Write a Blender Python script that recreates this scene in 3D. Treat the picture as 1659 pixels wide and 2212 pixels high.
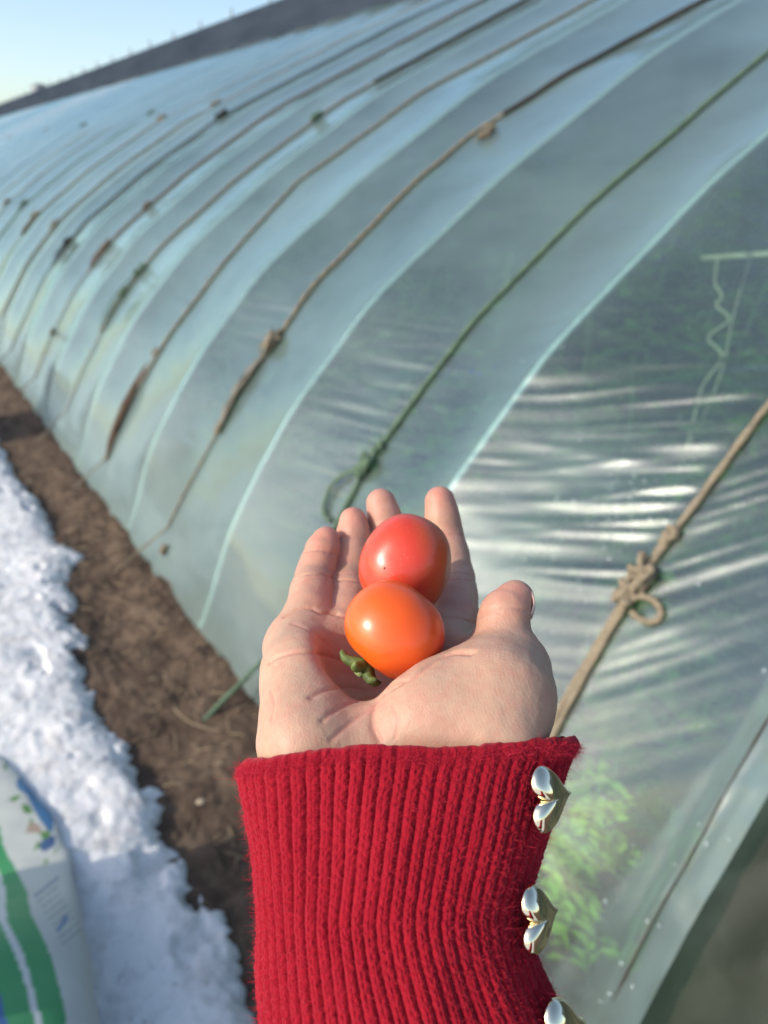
import bpy, math, random
import numpy as np
from mathutils import Matrix, Vector
for o in list(bpy.data.objects): bpy.data.objects.remove(o)
C = bpy.context.scene.collection
sc = bpy.context.scene
random.seed(3)
# ------------------------------------------------------------------ camera, sky, sun, exposure
F = 1661.0; H = 1.4
U = np.array([.053,.922,.384]); U /= np.linalg.norm(U)
A = np.array([-.536,.351,-.768]); A -= A.dot(U)*U; A /= np.linalg.norm(A)
B = np.cross(A, U)
M = np.array([B, A, U])                     # world = M @ camera  (X to the greenhouse, Y along it, Z up)
cam = bpy.data.cameras.new('camera'); co = bpy.data.objects.new('camera', cam); C.objects.link(co)
mw = Matrix.Identity(4)
for i in range(3):
    for j in range(3): mw[i][j] = M[i, j]
mw[2][3] = H
co.matrix_world = mw
cam.sensor_fit = 'VERTICAL'; cam.sensor_height = 36; cam.lens = 36*F/2212
cam.clip_start = .01; cam.clip_end = 2000
cam.dof.use_dof = True; cam.dof.focus_distance = .268; cam.dof.aperture_fstop = 10.4
sc.camera = co
SUN = np.array([-.92,.103,.455]); SUN /= np.linalg.norm(SUN)
w = bpy.data.worlds.new('World'); sc.world = w; w.use_nodes = True
nt = w.node_tree; bg = nt.nodes['Background']
sky = nt.nodes.new('ShaderNodeTexSky'); sky.sky_type = 'NISHITA'; sky.sun_disc = False
sky.sun_elevation = math.asin(SUN[2]); sky.sun_rotation = math.atan2(SUN[0], SUN[1])
sky.air_density = 1.0; sky.dust_density = 1.35; sky.ozone_density = 1.0
nt.links.new(sky.outputs[0], bg.inputs[0]); bg.inputs[1].default_value = .15
sun = bpy.data.lights.new('sun', 'SUN'); so = bpy.data.objects.new('sun', sun); C.objects.link(so)
sun.energy = 2.25; sun.angle = math.radians(.53); sun.color = (1, .93, .82)
so.rotation_euler = Vector(SUN).to_track_quat('Z', 'Y').to_euler(); so.location = (-3, 0, 5)
sc.view_settings.view_transform = 'Standard'; sc.view_settings.look = 'None'
sc.view_settings.exposure = .67; sc.view_settings.gamma = 1
sc.cycles.use_denoising = True
sc.cycles.max_bounces = 8; sc.cycles.transparent_max_bounces = 12
sc.cycles.diffuse_bounces = 3; sc.cycles.transmission_bounces = 4; sc.cycles.glossy_bounces = 3
sc.cycles.caustics_reflective = False; sc.cycles.caustics_refractive = False
sc.cycles.sample_clamp_indirect = 4

# ------------------------------------------------------------------ helpers
def P(px, py, d):                            # a point in camera space, d metres in front of the lens
    return np.array([(px-829.5)/F*d, (1106-py)/F*d, -d])
def W(p):                                    # camera space -> world
    return np.asarray(p) @ M.T + np.array([0, 0, H])
def tag(o, label=None, cat=None, group=None, kind=None):
    if label: o['label'] = label
    if cat: o['category'] = cat
    if group: o['group'] = group
    if kind: o['kind'] = kind
    return o
ROOT = {}
def empty(name, loc, label, cat, group=None):
    o = bpy.data.objects.new(name, None); C.objects.link(o); o.location = loc
    o.empty_display_size = .05
    ROOT[o.name] = np.array(loc, float)
    return tag(o, label, cat, group)
def meshobj(name, v, f, mat, parent=None, smooth=True, loc=None, tris=None):
    """world-space vertices; one mesh object; the origin is the root's (or loc)"""
    v = np.asarray(v, float)
    if parent is not None: base = ROOT[parent.name]
    else: base = np.array(loc if loc is not None else (v.mean(0)[0], v.mean(0)[1], v[:, 2].min()))
    me = bpy.data.meshes.new(name)
    if isinstance(f, np.ndarray):
        n = f.shape[1]; me.vertices.add(len(v)); me.vertices.foreach_set('co', (v-base).astype(np.float32).ravel())
        me.loops.add(f.size); me.loops.foreach_set('vertex_index', f.astype(np.int32).ravel())
        me.polygons.add(len(f)); me.polygons.foreach_set('loop_start', np.arange(0, f.size, n, dtype=np.int32))
        me.update(calc_edges=True); me.validate()
    else:
        me.from_pydata([tuple(p) for p in (v-base)], [], [tuple(int(i) for i in q) for q in f])
    me.polygons.foreach_set('use_smooth', np.full(len(me.polygons), smooth))
    me.materials.append(mat)
    o = bpy.data.objects.new(name, me); C.objects.link(o)
    if parent is None: o.location = base; ROOT[o.name] = base
    else:
        o.parent = parent; ROOT[o.name] = base
    return o
def gridf(nu, nv, closeu=False):             # faces of an nu x nv grid, index = i*nv+j
    i = np.arange(nu if closeu else nu-1); j = np.arange(nv-1)
    I, J = np.meshgrid(i, j, indexing='ij'); I2 = (I+1) % nu
    return np.stack([I*nv+J, I2*nv+J, I2*nv+J+1, I*nv+J+1], -1).reshape(-1, 4)
def attr(o, name, vals):
    a = o.data.attributes.new(name, 'FLOAT', 'POINT'); a.data.foreach_set('value', np.asarray(vals, np.float32))
def cattr(o, name, cols):
    a = o.data.attributes.new(name, 'FLOAT_COLOR', 'POINT')
    c = np.ones((len(cols), 4), np.float32); c[:, :3] = cols; a.data.foreach_set('color', c.ravel())
def hsh(ix, iy, iz, s):
    h = (ix.astype(np.int64)*374761393 + iy.astype(np.int64)*668265263 + iz.astype(np.int64)*2147483647 + s*1274126177) & 0xffffffff
    h = ((h ^ (h >> 13))*1274126177) & 0xffffffff
    h = ((h ^ (h >> 16))*2246822519) & 0xffffffff
    return ((h ^ (h >> 15)) & 0xffff)/65535.0
def vn(x, y, z=0, s=0):                      # value noise, -1..1
    x, y, z = np.broadcast_arrays(np.asarray(x, float), np.asarray(y, float), np.asarray(z, float))
    ix, iy, iz = np.floor(x), np.floor(y), np.floor(z); fx, fy, fz = x-ix, y-iy, z-iz
    fx, fy, fz = [t*t*(3-2*t) for t in (fx, fy, fz)]; r = 0
    for a in (0, 1):
        for b in (0, 1):
            for c in (0, 1):
                r = r + hsh(ix+a, iy+b, iz+c, s)*(fx if a else 1-fx)*(fy if b else 1-fy)*(fz if c else 1-fz)
    return r*2-1
def fbm(x, y, z=0, o=4, s=0, g=.5):
    r = 0; a = 1
    for k in range(o):
        r = r + a*vn(np.asarray(x)*2**k+k*7.3, np.asarray(y)*2**k+k*3.1, np.asarray(z)*2**k, s+k); a *= g
    return r
def sstep(a, b, x):
    t = np.clip((np.asarray(x)-a)/(b-a), 0, 1); return t*t*(3-2*t)
def tube(path, rad, n=8, twist=0, lobes=0, la=.28, cap=True):
    """swept tube along a polyline (parallel-transport frame); rad scalar or per-point"""
    p = np.asarray(path, float); m = len(p); rad = np.broadcast_to(np.asarray(rad, float), (m,))
    t = np.gradient(p, axis=0); t /= np.linalg.norm(t, axis=1)[:, None]+1e-12
    nrm = np.cross(t[0], [0.3, .2, .93]); nrm /= np.linalg.norm(nrm)+1e-12
    vs = []; L = np.r_[0, np.cumsum(np.linalg.norm(np.diff(p, axis=0), axis=1))]
    th = np.arange(n)/n*2*math.pi
    for i in range(m):
        nrm = nrm - t[i]*nrm.dot(t[i]); nrm /= np.linalg.norm(nrm)+1e-12
        bn = np.cross(t[i], nrm)
        r = rad[i]*(1+(la*np.cos(lobes*(th-twist*L[i])) if lobes else 0))
        vs.append(p[i]+np.outer(r*np.cos(th), nrm)+np.outer(r*np.sin(th), bn))
    v = np.concatenate(vs); f = []
    for i in range(m-1):
        for j in range(n):
            f.append((i*n+j, i*n+(j+1) % n, (i+1)*n+(j+1) % n, (i+1)*n+j))
    if cap:
        f.append(tuple(range(n))[::-1]); f.append(tuple((m-1)*n+j for j in range(n)))
    return v, f
def join(parts):
    V = []; Fc = []; k = 0
    for v, f in parts:
        V.append(v); Fc += [tuple(i+k for i in q) for q in f]; k += len(v)
    return np.concatenate(V), Fc
def box(x0, y0, z0, x1, y1, z1):
    v = np.array([(x, y, z) for x in (x0, x1) for y in (y0, y1) for z in (z0, z1)], float)
    return v, [(0, 1, 3, 2), (4, 6, 7, 5), (0, 4, 5, 1), (2, 3, 7, 6), (0, 2, 6, 4), (1, 5, 7, 3)]
def smoothpath(pts, k=8):                    # Catmull-Rom
    p = np.asarray(pts, float); p = np.vstack([2*p[0]-p[1], p, 2*p[-1]-p[-2]]); out = []
    for i in range(1, len(p)-2):
        for t in np.arange(k)/k:
            out.append(.5*((2*p[i])+(-p[i-1]+p[i+1])*t+(2*p[i-1]-5*p[i]+4*p[i+1]-p[i+2])*t*t+(-p[i-1]+3*p[i]-3*p[i+1]+p[i+2])*t**3))
    out.append(p[-2]); return np.array(out)

# ---- materials
class Mat:
    def __init__(s, name):
        s.m = bpy.data.materials.new(name); s.m.use_nodes = True; s.n = s.m.node_tree.nodes; s.l = s.m.node_tree.links
        s.b = s.n['Principled BSDF']; s.out = s.n['Material Output']
    def new(s, t, **k):
        q = s.n.new(t)
        for a, b in k.items():
            if a in q.inputs: q.inputs[a].default_value = b
            else: setattr(q, a, b)
        return q
    def set(s, **k):
        for a, b in k.items(): s.b.inputs[a.replace('_', ' ')].default_value = b
        return s
    def coord(s, o='Object', scale=None):
        q = s.new('ShaderNodeTexCoord').outputs[o]
        if scale is not None:
            mp = s.new('ShaderNodeMapping'); mp.inputs['Scale'].default_value = scale; s.l.new(q, mp.inputs[0]); q = mp.outputs[0]
        return q
    def noise(s, sc_, detail=4, rough=.55, co=None, dist=0):
        q = s.new('ShaderNodeTexNoise'); q.inputs['Scale'].default_value = sc_; q.inputs['Detail'].default_value = detail
        q.inputs['Roughness'].default_value = rough; q.inputs['Distortion'].default_value = dist
        s.l.new(co if co is not None else s.coord(), q.inputs['Vector']); return q.outputs[0]
    def ramp(s, fac, *st):
        q = s.new('ShaderNodeValToRGB'); e = q.color_ramp.elements
        while len(e) < len(st): e.new(.5)
        for i, (p_, c_) in enumerate(st): e[i].position = p_; e[i].color = (*c_, 1)
        s.l.new(fac, q.inputs[0]); return q.outputs[0]
    def mix(s, fac, a, b):
        q = s.new('ShaderNodeMix', data_type='RGBA')
        for k, v in ((0, fac), (6, a), (7, b)):
            if isinstance(v, tuple): q.inputs[k].default_value = (*v, 1)
            elif isinstance(v, (int, float)): q.inputs[k].default_value = v
            else: s.l.new(v, q.inputs[k])
        return q.outputs[2]
    def math(s, op, a, b=0, clamp=False):
        q = s.new('ShaderNodeMath', operation=op, use_clamp=clamp)
        for k, v in ((0, a), (1, b)):
            if isinstance(v, (int, float)): q.inputs[k].default_value = v
            else: s.l.new(v, q.inputs[k])
        return q.outputs[0]
    def col(s, v): s.l.new(v, s.b.inputs['Base Color']); return s
    def bump(s, h, strength, dist, into=None):
        q = s.new('ShaderNodeBump'); q.inputs['Strength'].default_value = strength; q.inputs['Distance'].default_value = dist
        s.l.new(h, q.inputs['Height']); 
        if into is not None: s.l.new(into, q.inputs['Normal'])
        s.l.new(q.outputs[0], s.b.inputs['Normal']); return q.outputs[0]
def simple(name, c1, c2, scale=20, rough=.7, bs=.3, bd=.002, detail=4, **k):
    m = Mat(name); n = m.noise(scale, detail); m.col(m.ramp(n, (.3, c1), (.7, c2))); m.set(Roughness=rough, **k)
    if bs: m.bump(n, bs, bd)
    return m.m

# ------------------------------------------------------------------ the greenhouse profile
_p = np.array([(.66,-.10),(.71,0),(.87,.33),(1.09,.71),(1.38,1.05),(1.85,1.43),(2.49,1.865),(4,2.66),(5.6,3.42)])
_sl = np.r_[0, np.cumsum(np.hypot(*np.diff(_p, axis=0).T))]
_ss = np.linspace(0, _sl[-1], 1400); _x = np.interp(_ss, _sl, _p[:, 0]); _z = np.interp(_ss, _sl, _p[:, 1])
_k = np.exp(-np.linspace(-2.2, 2.2, 81)**2); _k /= _k.sum()
_xe = np.r_[_x[0]-(_x[40:0:-1]-_x[0]), _x, _x[-1]+(_x[-1]-_x[-2:-42:-1])]; _ze = np.r_[_z[0]-(_z[40:0:-1]-_z[0]), _z, _z[-1]+(_z[-1]-_z[-2:-42:-1])]
_x = np.convolve(_xe, _k, 'valid'); _z = np.convolve(_ze, _k, 'valid')
SMAX = _sl[-1]; S0 = float(np.interp(0, _z, _ss))
def base(s):
    x = np.interp(s, _ss, _x); z = np.interp(s, _ss, _z)
    e = .02; tx = np.interp(s+e, _ss, _x)-np.interp(s-e, _ss, _x); tz = np.interp(s+e, _ss, _z)-np.interp(s-e, _ss, _z)
    L = np.hypot(tx, tz); return x, z, -tz/L, tx/L          # outward normal (-tz, tx)
def s_of_z(z): return float(np.interp(z, _z, _ss))
ROPEY = [.806, 1.71, 2.60, 3.54, 4.42, 5.32, 6.25, 7.2, 8.15, 9.05]
while ROPEY[-1] < 41: ROPEY.append(ROPEY[-1]+.9)
ROPEY = np.array(ROPEY)
ARCHY = [.47, 1.34, 2.16, 3.02, 3.93, 4.80, 5.72]
while ARCHY[-1] < 47: ARCHY.append(ARCHY[-1]+.91)
ARCHY = np.array(ARCHY)
# ropes sit between arches
ROPEY[7:] = (ARCHY[7:7+len(ROPEY)-7]+ARCHY[8:8+len(ROPEY)-7])/2-.05
DEP = .054
def hump(Y):
    Y = np.asarray(Y, float)
    i = np.clip(np.searchsorted(ARCHY, Y)-1, 0, len(ARCHY)-2)
    a0, a1 = ARCHY[i], ARCHY[i+1]; j = np.clip(np.searchsorted(ROPEY, a0), 0, len(ROPEY)-1); r = ROPEY[j]
    r = np.where((r > a0) & (r < a1), r, (a0+a1)/2)
    t = np.where(Y < r, (Y-a0)/(r-a0), (a1-Y)/(a1-r)); t = np.clip(t, 0, 1)
    nr_ = sstep(2.1, 1.4, Y); return -DEP*(.82+.18*nr_)*(1-(1-t)**(2.0+.7*nr_))
def wrinkle(s, Y):
    tot = np.zeros(np.broadcast(s, Y).shape)
    for k, r in enumerate(ROPEY[:7]):
        d = Y-r
        far = k == 0
        a = (.0066 if far else .0062 if k == 1 else .0040 if k == 2 else .0026)
        for side in (1, -1):
            m_ = (d*side > 0)
            if side < 0: am = a*(.55 if far else .35)
            else: am = a
            sl = (.44 if side > 0 else 1.0) if far else .16
            wl = .038 if far else .034
            q = (s+sl*d)/wl
            sc_ = s_of_z(.93 if side > 0 else .86) if far else s_of_z(.80 if k == 1 else .95)
            wd = .40 if far else .28
            env = np.exp(-((s-sc_)/wd)**2)*np.exp(-(np.abs(d)/(.40 if far else .26))**2)*(1-np.exp(-(d/.03)**2))
            n = vn(q+.35*vn(s*3, Y*3, 5, 4), d*2.2+k*9, 0, 11+k)+.45*vn(q*2.1, d*4+k*3, 3, 12+k)
            n = 1-2*np.abs(n)**.8 if (far or k < 3) else n
            tot += np.where(m_, am*env*n, 0)
    # fan of folds towards the gathered near end
    d = .50-Y+.0
    q = (s+.9*(Y-.5))/.075
    env = np.exp(-((s-s_of_z(.62))/.33)**2)*sstep(.86, .60, Y)*sstep(.46, .56, Y)
    tot += .0042*env*vn(q, Y*2.0, 0, 33)
    tot += .0022*vn(s*7, Y*5, 0, 40)*sstep(0, .3, s) + .0008*vn(s*28, Y*9, 0, 41)*sstep(7, 6, Y)*sstep(2.6, 1.8, s)
    return tot
def disp(s, Y):
    e = sstep(S0+.02, S0+.5, s)*(1-.75*sstep(SMAX-1.0, SMAX, s))
    return (hump(Y)+DEP*.92)*e+wrinkle(s, Y)*sstep(S0, S0+.15, s)
def surf(s, Y, off=0):
    s = np.asarray(s, float); Y = np.asarray(Y, float)
    x, z, nx, nz = base(s); d = disp(s, Y)+off
    return np.stack(np.broadcast_arrays(x+nx*d, Y+0*s, z+nz*d), -1)

# ------------------------------------------------------------------ setting: ground, snow
def graded(segs):
    out = []
    for a, b, st in segs: out.append(np.linspace(a, b, max(1, round((b-a)/st)), endpoint=False))
    return np.concatenate(out+[[segs[-1][1]]])
EDGE = np.array([(4.508,0.448),(3.946,0.448),(3.520,0.480),(3.128,0.455),(3.007,0.483),(2.903,0.531),(2.843,0.472),(2.655,0.424),(2.466,0.398),(2.236,0.379),(2.044,0.355),(1.902,0.344),(1.813,0.347),(1.662,0.360),(1.498,0.399),(1.396,0.371),(1.318,0.367),(1.231,0.370),(1.147,0.371),(1.106,0.404),(1.069,0.395),(0.995,0.385),(0.918,0.359)])[::-1]
def soil_h(x, y):
    strip = sstep(.25, .4, x)*sstep(1.0, .8, x)
    h = .012*fbm(x*8, y*8, 0, 5, 1, .48)*sstep(9, 6, y)+.006*strip*np.abs(vn(x*34, y*30, 0, 6))+.03*sstep(.5, .72, x)*sstep(1.0, .74, x)
    return h*sstep(-3, -.5, x)*sstep(10, 3, x)*sstep(-3, 0, y)+.0022*strip*fbm(x*90, y*90, 0, 2, 8)
gx = graded([(-300, -20, 40), (-20, -1, 1), (-1, .22, .08), (.22, .90, .007), (.90, 6, .10), (6, 30, 2), (30, 300, 30)])
gy = graded([(-300, -20, 40), (-20, -1, 1), (-1, .7, .1), (.7, 3.2, .008), (3.2, 7, .03), (7, 50, 1), (50, 600, 50)])
X, Y = np.meshgrid(gx, gy, indexing='ij')
v = np.stack([X, Y, soil_h(X, Y)], -1).reshape(-1, 3)
m = Mat('soil'); n1 = m.noise(14, 6, .62); n2 = m.noise(95, 4, .6); n3 = m.noise(3.2, 3)
c = m.ramp(n1, (.3, (.062, .041, .030)), (.5, (.115, .078, .054)), (.72, (.18, .128, .088)))
c = m.mix(m.math('MULTIPLY', m.ramp(n2, (.60, (0,)*3), (.70, (1,)*3)), .55), c, (.27, .20, .13))
c = m.mix(m.ramp(n3, (.45, (0,)*3), (.7, (.35,)*3)), c, (.05, .034, .026)); m.col(c); m.set(Roughness=.95); m.b.inputs['Specular IOR Level'].default_value = .15
m.bump(m.math('ADD', n1, m.math('MULTIPLY', n2, .5)), .6, .006)
SOIL = m.m
tag(meshobj('ground', v, gridf(len(gx), len(gy)), SOIL, loc=(0, 0, 0)), 'bare brown soil along and under the greenhouse', 'ground', kind='structure')

gx = graded([(-300, -20, 40), (-20, -1, 1), (-1, -.1, .05), (-.1, .60, .0065)])
gy = graded([(-300, -20, 40), (-20, -1, 1), (-1, .7, .1), (.7, 3.4, .0075), (3.4, 8, .03), (8, 50, 1), (50, 600, 50)])
X, Y = np.meshgrid(gx, gy, indexing='ij')
ed = np.interp(Y, EDGE[:, 0], EDGE[:, 1])+.018*fbm(Y*14, X*10, 0, 4, 21)+.009*fbm(Y*70, X*60, 0, 3, 24)
dd = ed-X
hh = .038*(1-np.exp(-np.clip(dd, 0, 9)/.04))+.0052*fbm(X*8, Y*8, 0, 5, 22, .6)*sstep(0, .1, dd)+.0026*np.abs(fbm(X*38, Y*38, 0, 3, 23))*sstep(-.01, .06, dd)*sstep(8, 5, Y)-.11*sstep(.004, -.035, dd)
hh += -.024*sstep(.42, .75, vn(X*17, Y*17, 0, 29))*sstep(.2, .05, dd)
v = np.stack([X, Y, hh+.004], -1).reshape(-1, 3)
m = Mat('snow'); n1 = m.noise(60, 5, .6); n2 = m.noise(16, 5, .62)
geo = m.new('ShaderNodeNewGeometry'); 
c = m.mix(m.ramp(n2, (.46, (0,)*3), (.68, (.62,)*3)), (.82, .80, .775), (.46, .43, .40))
c = m.mix(m.ramp(m.noise(42, 4, .7), (.62, (0,)*3), (.70, (.8,)*3)), c, (.26, .23, .20))
m.col(c); m.set(Roughness=.55, Subsurface_Weight=.1, Subsurface_Scale=.006)
m.bump(n1, .5, .008)
tag(meshobj('snow', v, gridf(len(gx), len(gy)), m.m, loc=(0, 0, 0)), 'old crusty snow with a ragged melting edge beside the soil', 'snow', kind='structure')

# ------------------------------------------------------------------ greenhouse
GH = empty('greenhouse', (.71, 0, 0), 'long curved greenhouse of clear plastic film over steel arches', 'greenhouse')
sg = graded([(0, S0+1.75, .0062), (S0+1.75, S0+2.3, .009), (S0+2.3, S0+3, .014), (S0+3, S0+4, .02), (S0+4, SMAX, .03)])
yg = graded([(.405, 2.2, .0085), (2.2, 6.3, .0145), (6.3, 12, .045), (12, 48, .1)])
S_, Y_ = np.meshgrid(sg, yg, indexing='ij')
v = surf(S_, Y_)
# gathered folds at the near end of the film
fold = sstep(.50, .478, Y_)*sstep(S0-.1, S0+.2, S_)
yy = Y_+.006*vn(S_*6, 0, 0, 55)
prof_f = .07*(.05*np.exp(-((yy-.468)/.007)**2)+.016*np.exp(-((yy-.437)/.009)**2)-.012*np.exp(-((yy-.452)/.005)**2)+.010*np.exp(-((yy-.414)/.008)**2))
x_, z_, nx_, nz_ = base(S_)
am = fold*prof_f*(1+.5*vn(S_*11, Y_*30, 0, 56))+.0016*(1-2*np.abs(vn(S_*16+Y_*9, Y_*34, 0, 57))**.7)*sstep(.56, .50, Y_)*sstep(S0, S0+.1, S_)+.42*np.clip(.50-Y_, 0, 1)*sstep(S0, S0+.25, S_)*(1+.35*vn(S_*4, 0, 0, 58))
v[..., 0] += nx_*am; v[..., 2] += nz_*am
m = Mat('greenhouse_film'); m.n.remove(m.b)
co_ = m.coord()
n1 = m.noise(1.7, 6, .66, None, .4); n2 = m.noise(26, 5, .6)
tr = m.new('ShaderNodeBsdfTransparent'); tr.inputs[0].default_value = (.62, .86, .84, 1)
df = m.new('ShaderNodeBsdfDiffuse'); df.inputs[0].default_value = (.52, .71, .70, 1)
tl = m.new('ShaderNodeBsdfTranslucent'); tl.inputs[0].default_value = (.56, .82, .79, 1)
mx1 = m.new('ShaderNodeMixShader'); mx1.inputs[0].default_value = .5
m.l.new(df.outputs[0], mx1.inputs[1]); m.l.new(tl.outputs[0], mx1.inputs[2])
lw = m.new('ShaderNodeLayerWeight'); lw.inputs[0].default_value = .5
# path through the milky film is longer at a glancing angle
fac = m.math('ADD', m.math('MULTIPLY', m.math('POWER', lw.outputs['Facing'], 2.4), .58), m.math('MULTIPLY', m.new('ShaderNodeAttribute', attribute_name='mist_glow').outputs['Fac'], .19))
fac = m.math('ADD', fac, m.math('ADD', .0, m.math('MULTIPLY', n2, .05)), True)
mx2 = m.new('ShaderNodeMixShader'); m.l.new(fac, mx2.inputs[0]); m.l.new(tr.outputs[0], mx2.inputs[1]); m.l.new(mx1.outputs[0], mx2.inputs[2])
gl = m.new('ShaderNodeBsdfGlossy'); gl.inputs['Roughness'].default_value = .10; gl.inputs[0].default_value = (.77, .98, .98, 1)
gl2 = m.new('ShaderNodeBsdfGlossy'); gl2.inputs['Roughness'].default_value = .37; gl2.inputs[0].default_value = (.95, .97, .95, 1)
mg = m.new('ShaderNodeMixShader'); mg.inputs[0].default_value = .10; m.l.new(mx2.outputs[0], mg.inputs[1]); m.l.new(gl2.outputs[0], mg.inputs[2])
bmp = m.new('ShaderNodeBump'); bmp.inputs['Strength'].default_value = .25; bmp.inputs['Distance'].default_value = .003
m.l.new(n2, bmp.inputs['Height']); m.l.new(bmp.outputs[0], gl.inputs['Normal']); m.l.new(bmp.outputs[0], gl2.inputs['Normal'])
fr = m.new('ShaderNodeFresnel'); fr.inputs[0].default_value = 1.5
ff = m.math('ADD', m.math('MULTIPLY', fr.outputs[0], 1.05), .0, True)
mx3 = m.new('ShaderNodeMixShader'); m.l.new(ff, mx3.inputs[0]); m.l.new(mg.outputs[0], mx3.inputs[1]); m.l.new(gl.outputs[0], mx3.inputs[2])
m.l.new(mx3.outputs[0], m.out.inputs[0])
FILM = m.m
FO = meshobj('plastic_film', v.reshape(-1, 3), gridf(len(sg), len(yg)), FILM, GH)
# condensation and clear areas, plus a milky patch painted in as sun glow
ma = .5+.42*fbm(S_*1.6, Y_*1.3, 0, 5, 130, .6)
ma = ma+.9*np.exp(-((S_-s_of_z(.62))/.28)**2-((Y_-1.18)/.17)**2)+.7*sstep(s_of_z(.75), s_of_z(.2), S_)*sstep(1.4, 1.9, Y_)  # rounded milky patch stands in for sun glow; the low band is condensation
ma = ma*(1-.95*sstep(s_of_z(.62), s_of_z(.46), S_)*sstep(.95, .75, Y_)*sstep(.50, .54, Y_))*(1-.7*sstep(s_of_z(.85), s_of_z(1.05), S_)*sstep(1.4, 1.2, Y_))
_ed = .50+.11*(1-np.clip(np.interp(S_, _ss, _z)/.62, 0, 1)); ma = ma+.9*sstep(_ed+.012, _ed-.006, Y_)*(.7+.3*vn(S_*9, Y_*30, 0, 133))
attr(FO, 'mist_glow', np.clip(ma, 0, 1.8).ravel())
PIPE = simple('galvanised_pipe', (.74, .68, .66), (.88, .82, .80), 30, .45, .2, .001)
ss_ = np.linspace(0, SMAX, 90)
for k, a in enumerate(ARCHY):
    if k == 0: continue
    n_ = 8 if a < 8 else 5
    tv, tf = tube(surf(ss_, np.full(90, a), -.0125), .0085, n_)
    meshobj('arch_pipe', tv, tf, PIPE, GH)
# purlins inside the roof, batten and back wall
STEEL = simple('weathered_steel', (.30, .32, .32), (.44, .46, .45), 30, .5, .2, .001)
for sv in ():
    q = np.array([surf(sv, yv, -.10) for yv in np.linspace(.5, 47.8, 60)]); q[:, 0] = q[0, 0]; q[:, 2] = q[:, 2].min()
    tv, tf = tube(q, .012, 6); meshobj('purlin', tv, tf, STEEL, GH)
WALL = Mat('back_wall'); mco = WALL.coord('Object', (1, .5, 3)); n = WALL.noise(1.2, 5, .6, mco)
WALL.col(WALL.ramp(n, (.3, (.030, .041, .058)), (.7, (.050, .065, .088)))); WALL.set(Roughness=1); WALL.b.inputs['Specular IOR Level'].default_value = 0; WALL.bump(WALL.noise(22, 4), .4, .01)
bv, bf = box(5.68, -6, 0, 6.2, 70, 3.90)
BW = empty('back_wall', (5.95, 20, 0), 'tall dark grey wall behind the greenhouse with short posts on top', 'wall')
meshobj('wall', bv, bf, WALL.m, BW, smooth=False)
tv, tf = join([box(5.62, -2, 3.405, 5.678, 49, 3.422)])
meshobj('batten', tv, tf, simple('pale_batten', (.30, .28, .22), (.40, .37, .29), 8, .8, .2), GH, smooth=False)
POST = simple('post_steel', (.22, .24, .26), (.30, .32, .34), 20, .6, .1)
y_ = 3.6
while y_ < 60:
    h_ = .17+random.uniform(-.03, .03)
    tv, tf = tube([(5.80, y_, 3.88), (5.80+random.uniform(-.01, .01), y_, 3.90+h_)], .020, 6)
    meshobj('post', tv, tf, POST, BW); y_ += 1.5
tv, tf = join([box(5.72, 30.9, 3.90, 6.0, 31.9, 4.08), box(5.70, 30.8, 4.08, 6.03, 32.0, 4.11)])
tag(meshobj('vent_box', tv, tf, POST, None, False), 'small dark box standing on the far part of the back wall top', 'vent box')

# ------------------------------------------------------------------ ropes over the film
def ropemat(name, a, b): 
    m = Mat(name); n = m.noise(160, 4, .6); m.col(m.ramp(n, (.3, a), (.7, b))); m.set(Roughness=.9); m.bump(n, .6, .001); m.b.inputs['Specular IOR Level'].default_value = .2; return m.m
RM = {'tan': ropemat('tan_rope', (.17, .135, .09), (.31, .26, .185)), 'green': ropemat('green_rope', (.075, .125, .082), (.14, .20, .13)),
      'brown': ropemat('brown_rope', (.10, .065, .045), (.24, .165, .115)), 'dark': ropemat('dark_rope', (.030, .027, .022), (.065, .055, .045)),
      'grey': ropemat('grey_rope', (.17, .155, .12), (.28, .255, .21))}
def onfilm(s, Y, off): return surf(np.asarray(s, float), np.asarray(Y, float), off)
YT = {2.6: ([.1, .56, .84, 1.21, 1.61, 1.87, 2.19], [2.66, 2.60, 2.59, 2.65, 2.70, 2.58, 2.48]), 3.54: ([.3, .63, 1.02, 1.41, 1.75, 2.39], [3.55, 3.51, 3.50, 3.64, 3.60, 3.51])}
def ropepath(Yr, s0, s1, n, off, seed, amp=.006):
    s = np.linspace(s0, s1, n); yz = YT.get(round(float(Yr), 2)); yb = Yr if yz is None else np.interp(base(s)[1], yz[0], yz[1]); yy = yb+amp*vn(s*2.3, seed, 0, 60)+.02*vn(s*.35, seed, 1, 61)*sstep(2, 5, s)
    return onfilm(s, yy, off)
def knot(sc0, Yr, size, seed, r, twist=150, spread=1.0):
    """lumpy overhand knot hugging the film around (s,Y)"""
    rs = np.random.RandomState(seed); t = np.linspace(0, 2*math.pi*2.35, 90)
    s = sc0+size*(.62*np.sin(t*1.0+rs.rand()*3)+.30*np.sin(2.37*t)+.35*(t/t[-1]-.5)*2)
    yv = Yr+size*.52*spread*(np.cos(t*1.27+rs.rand()*3)*.8+.35*np.cos(3.1*t))
    off = r*1.1+size*.34*(1+np.sin(t*1.9+rs.rand()*6))
    return tube(onfilm(s, yv, off), r, 8, twist, 3)
def tails(sc0, Yr, size, seed, r, n=3):
    rs = np.random.RandomState(seed+77); out = []
    for i in range(n):
        a = rs.uniform(-1, 1); L = size*rs.uniform(.8, 2.2)
        q = np.linspace(0, 1, 9); s = sc0-L*q*rs.uniform(.3, 1)-.3*size; y_ = Yr+a*size*q+.25*size*np.sin(q*5+i); o = r+size*.7*np.sin(q*3)*rs.uniform(.1, .8)
        out.append(tube(onfilm(s, y_, o), r*(1-.3*q), 6, 200, 3))
    return out
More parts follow.
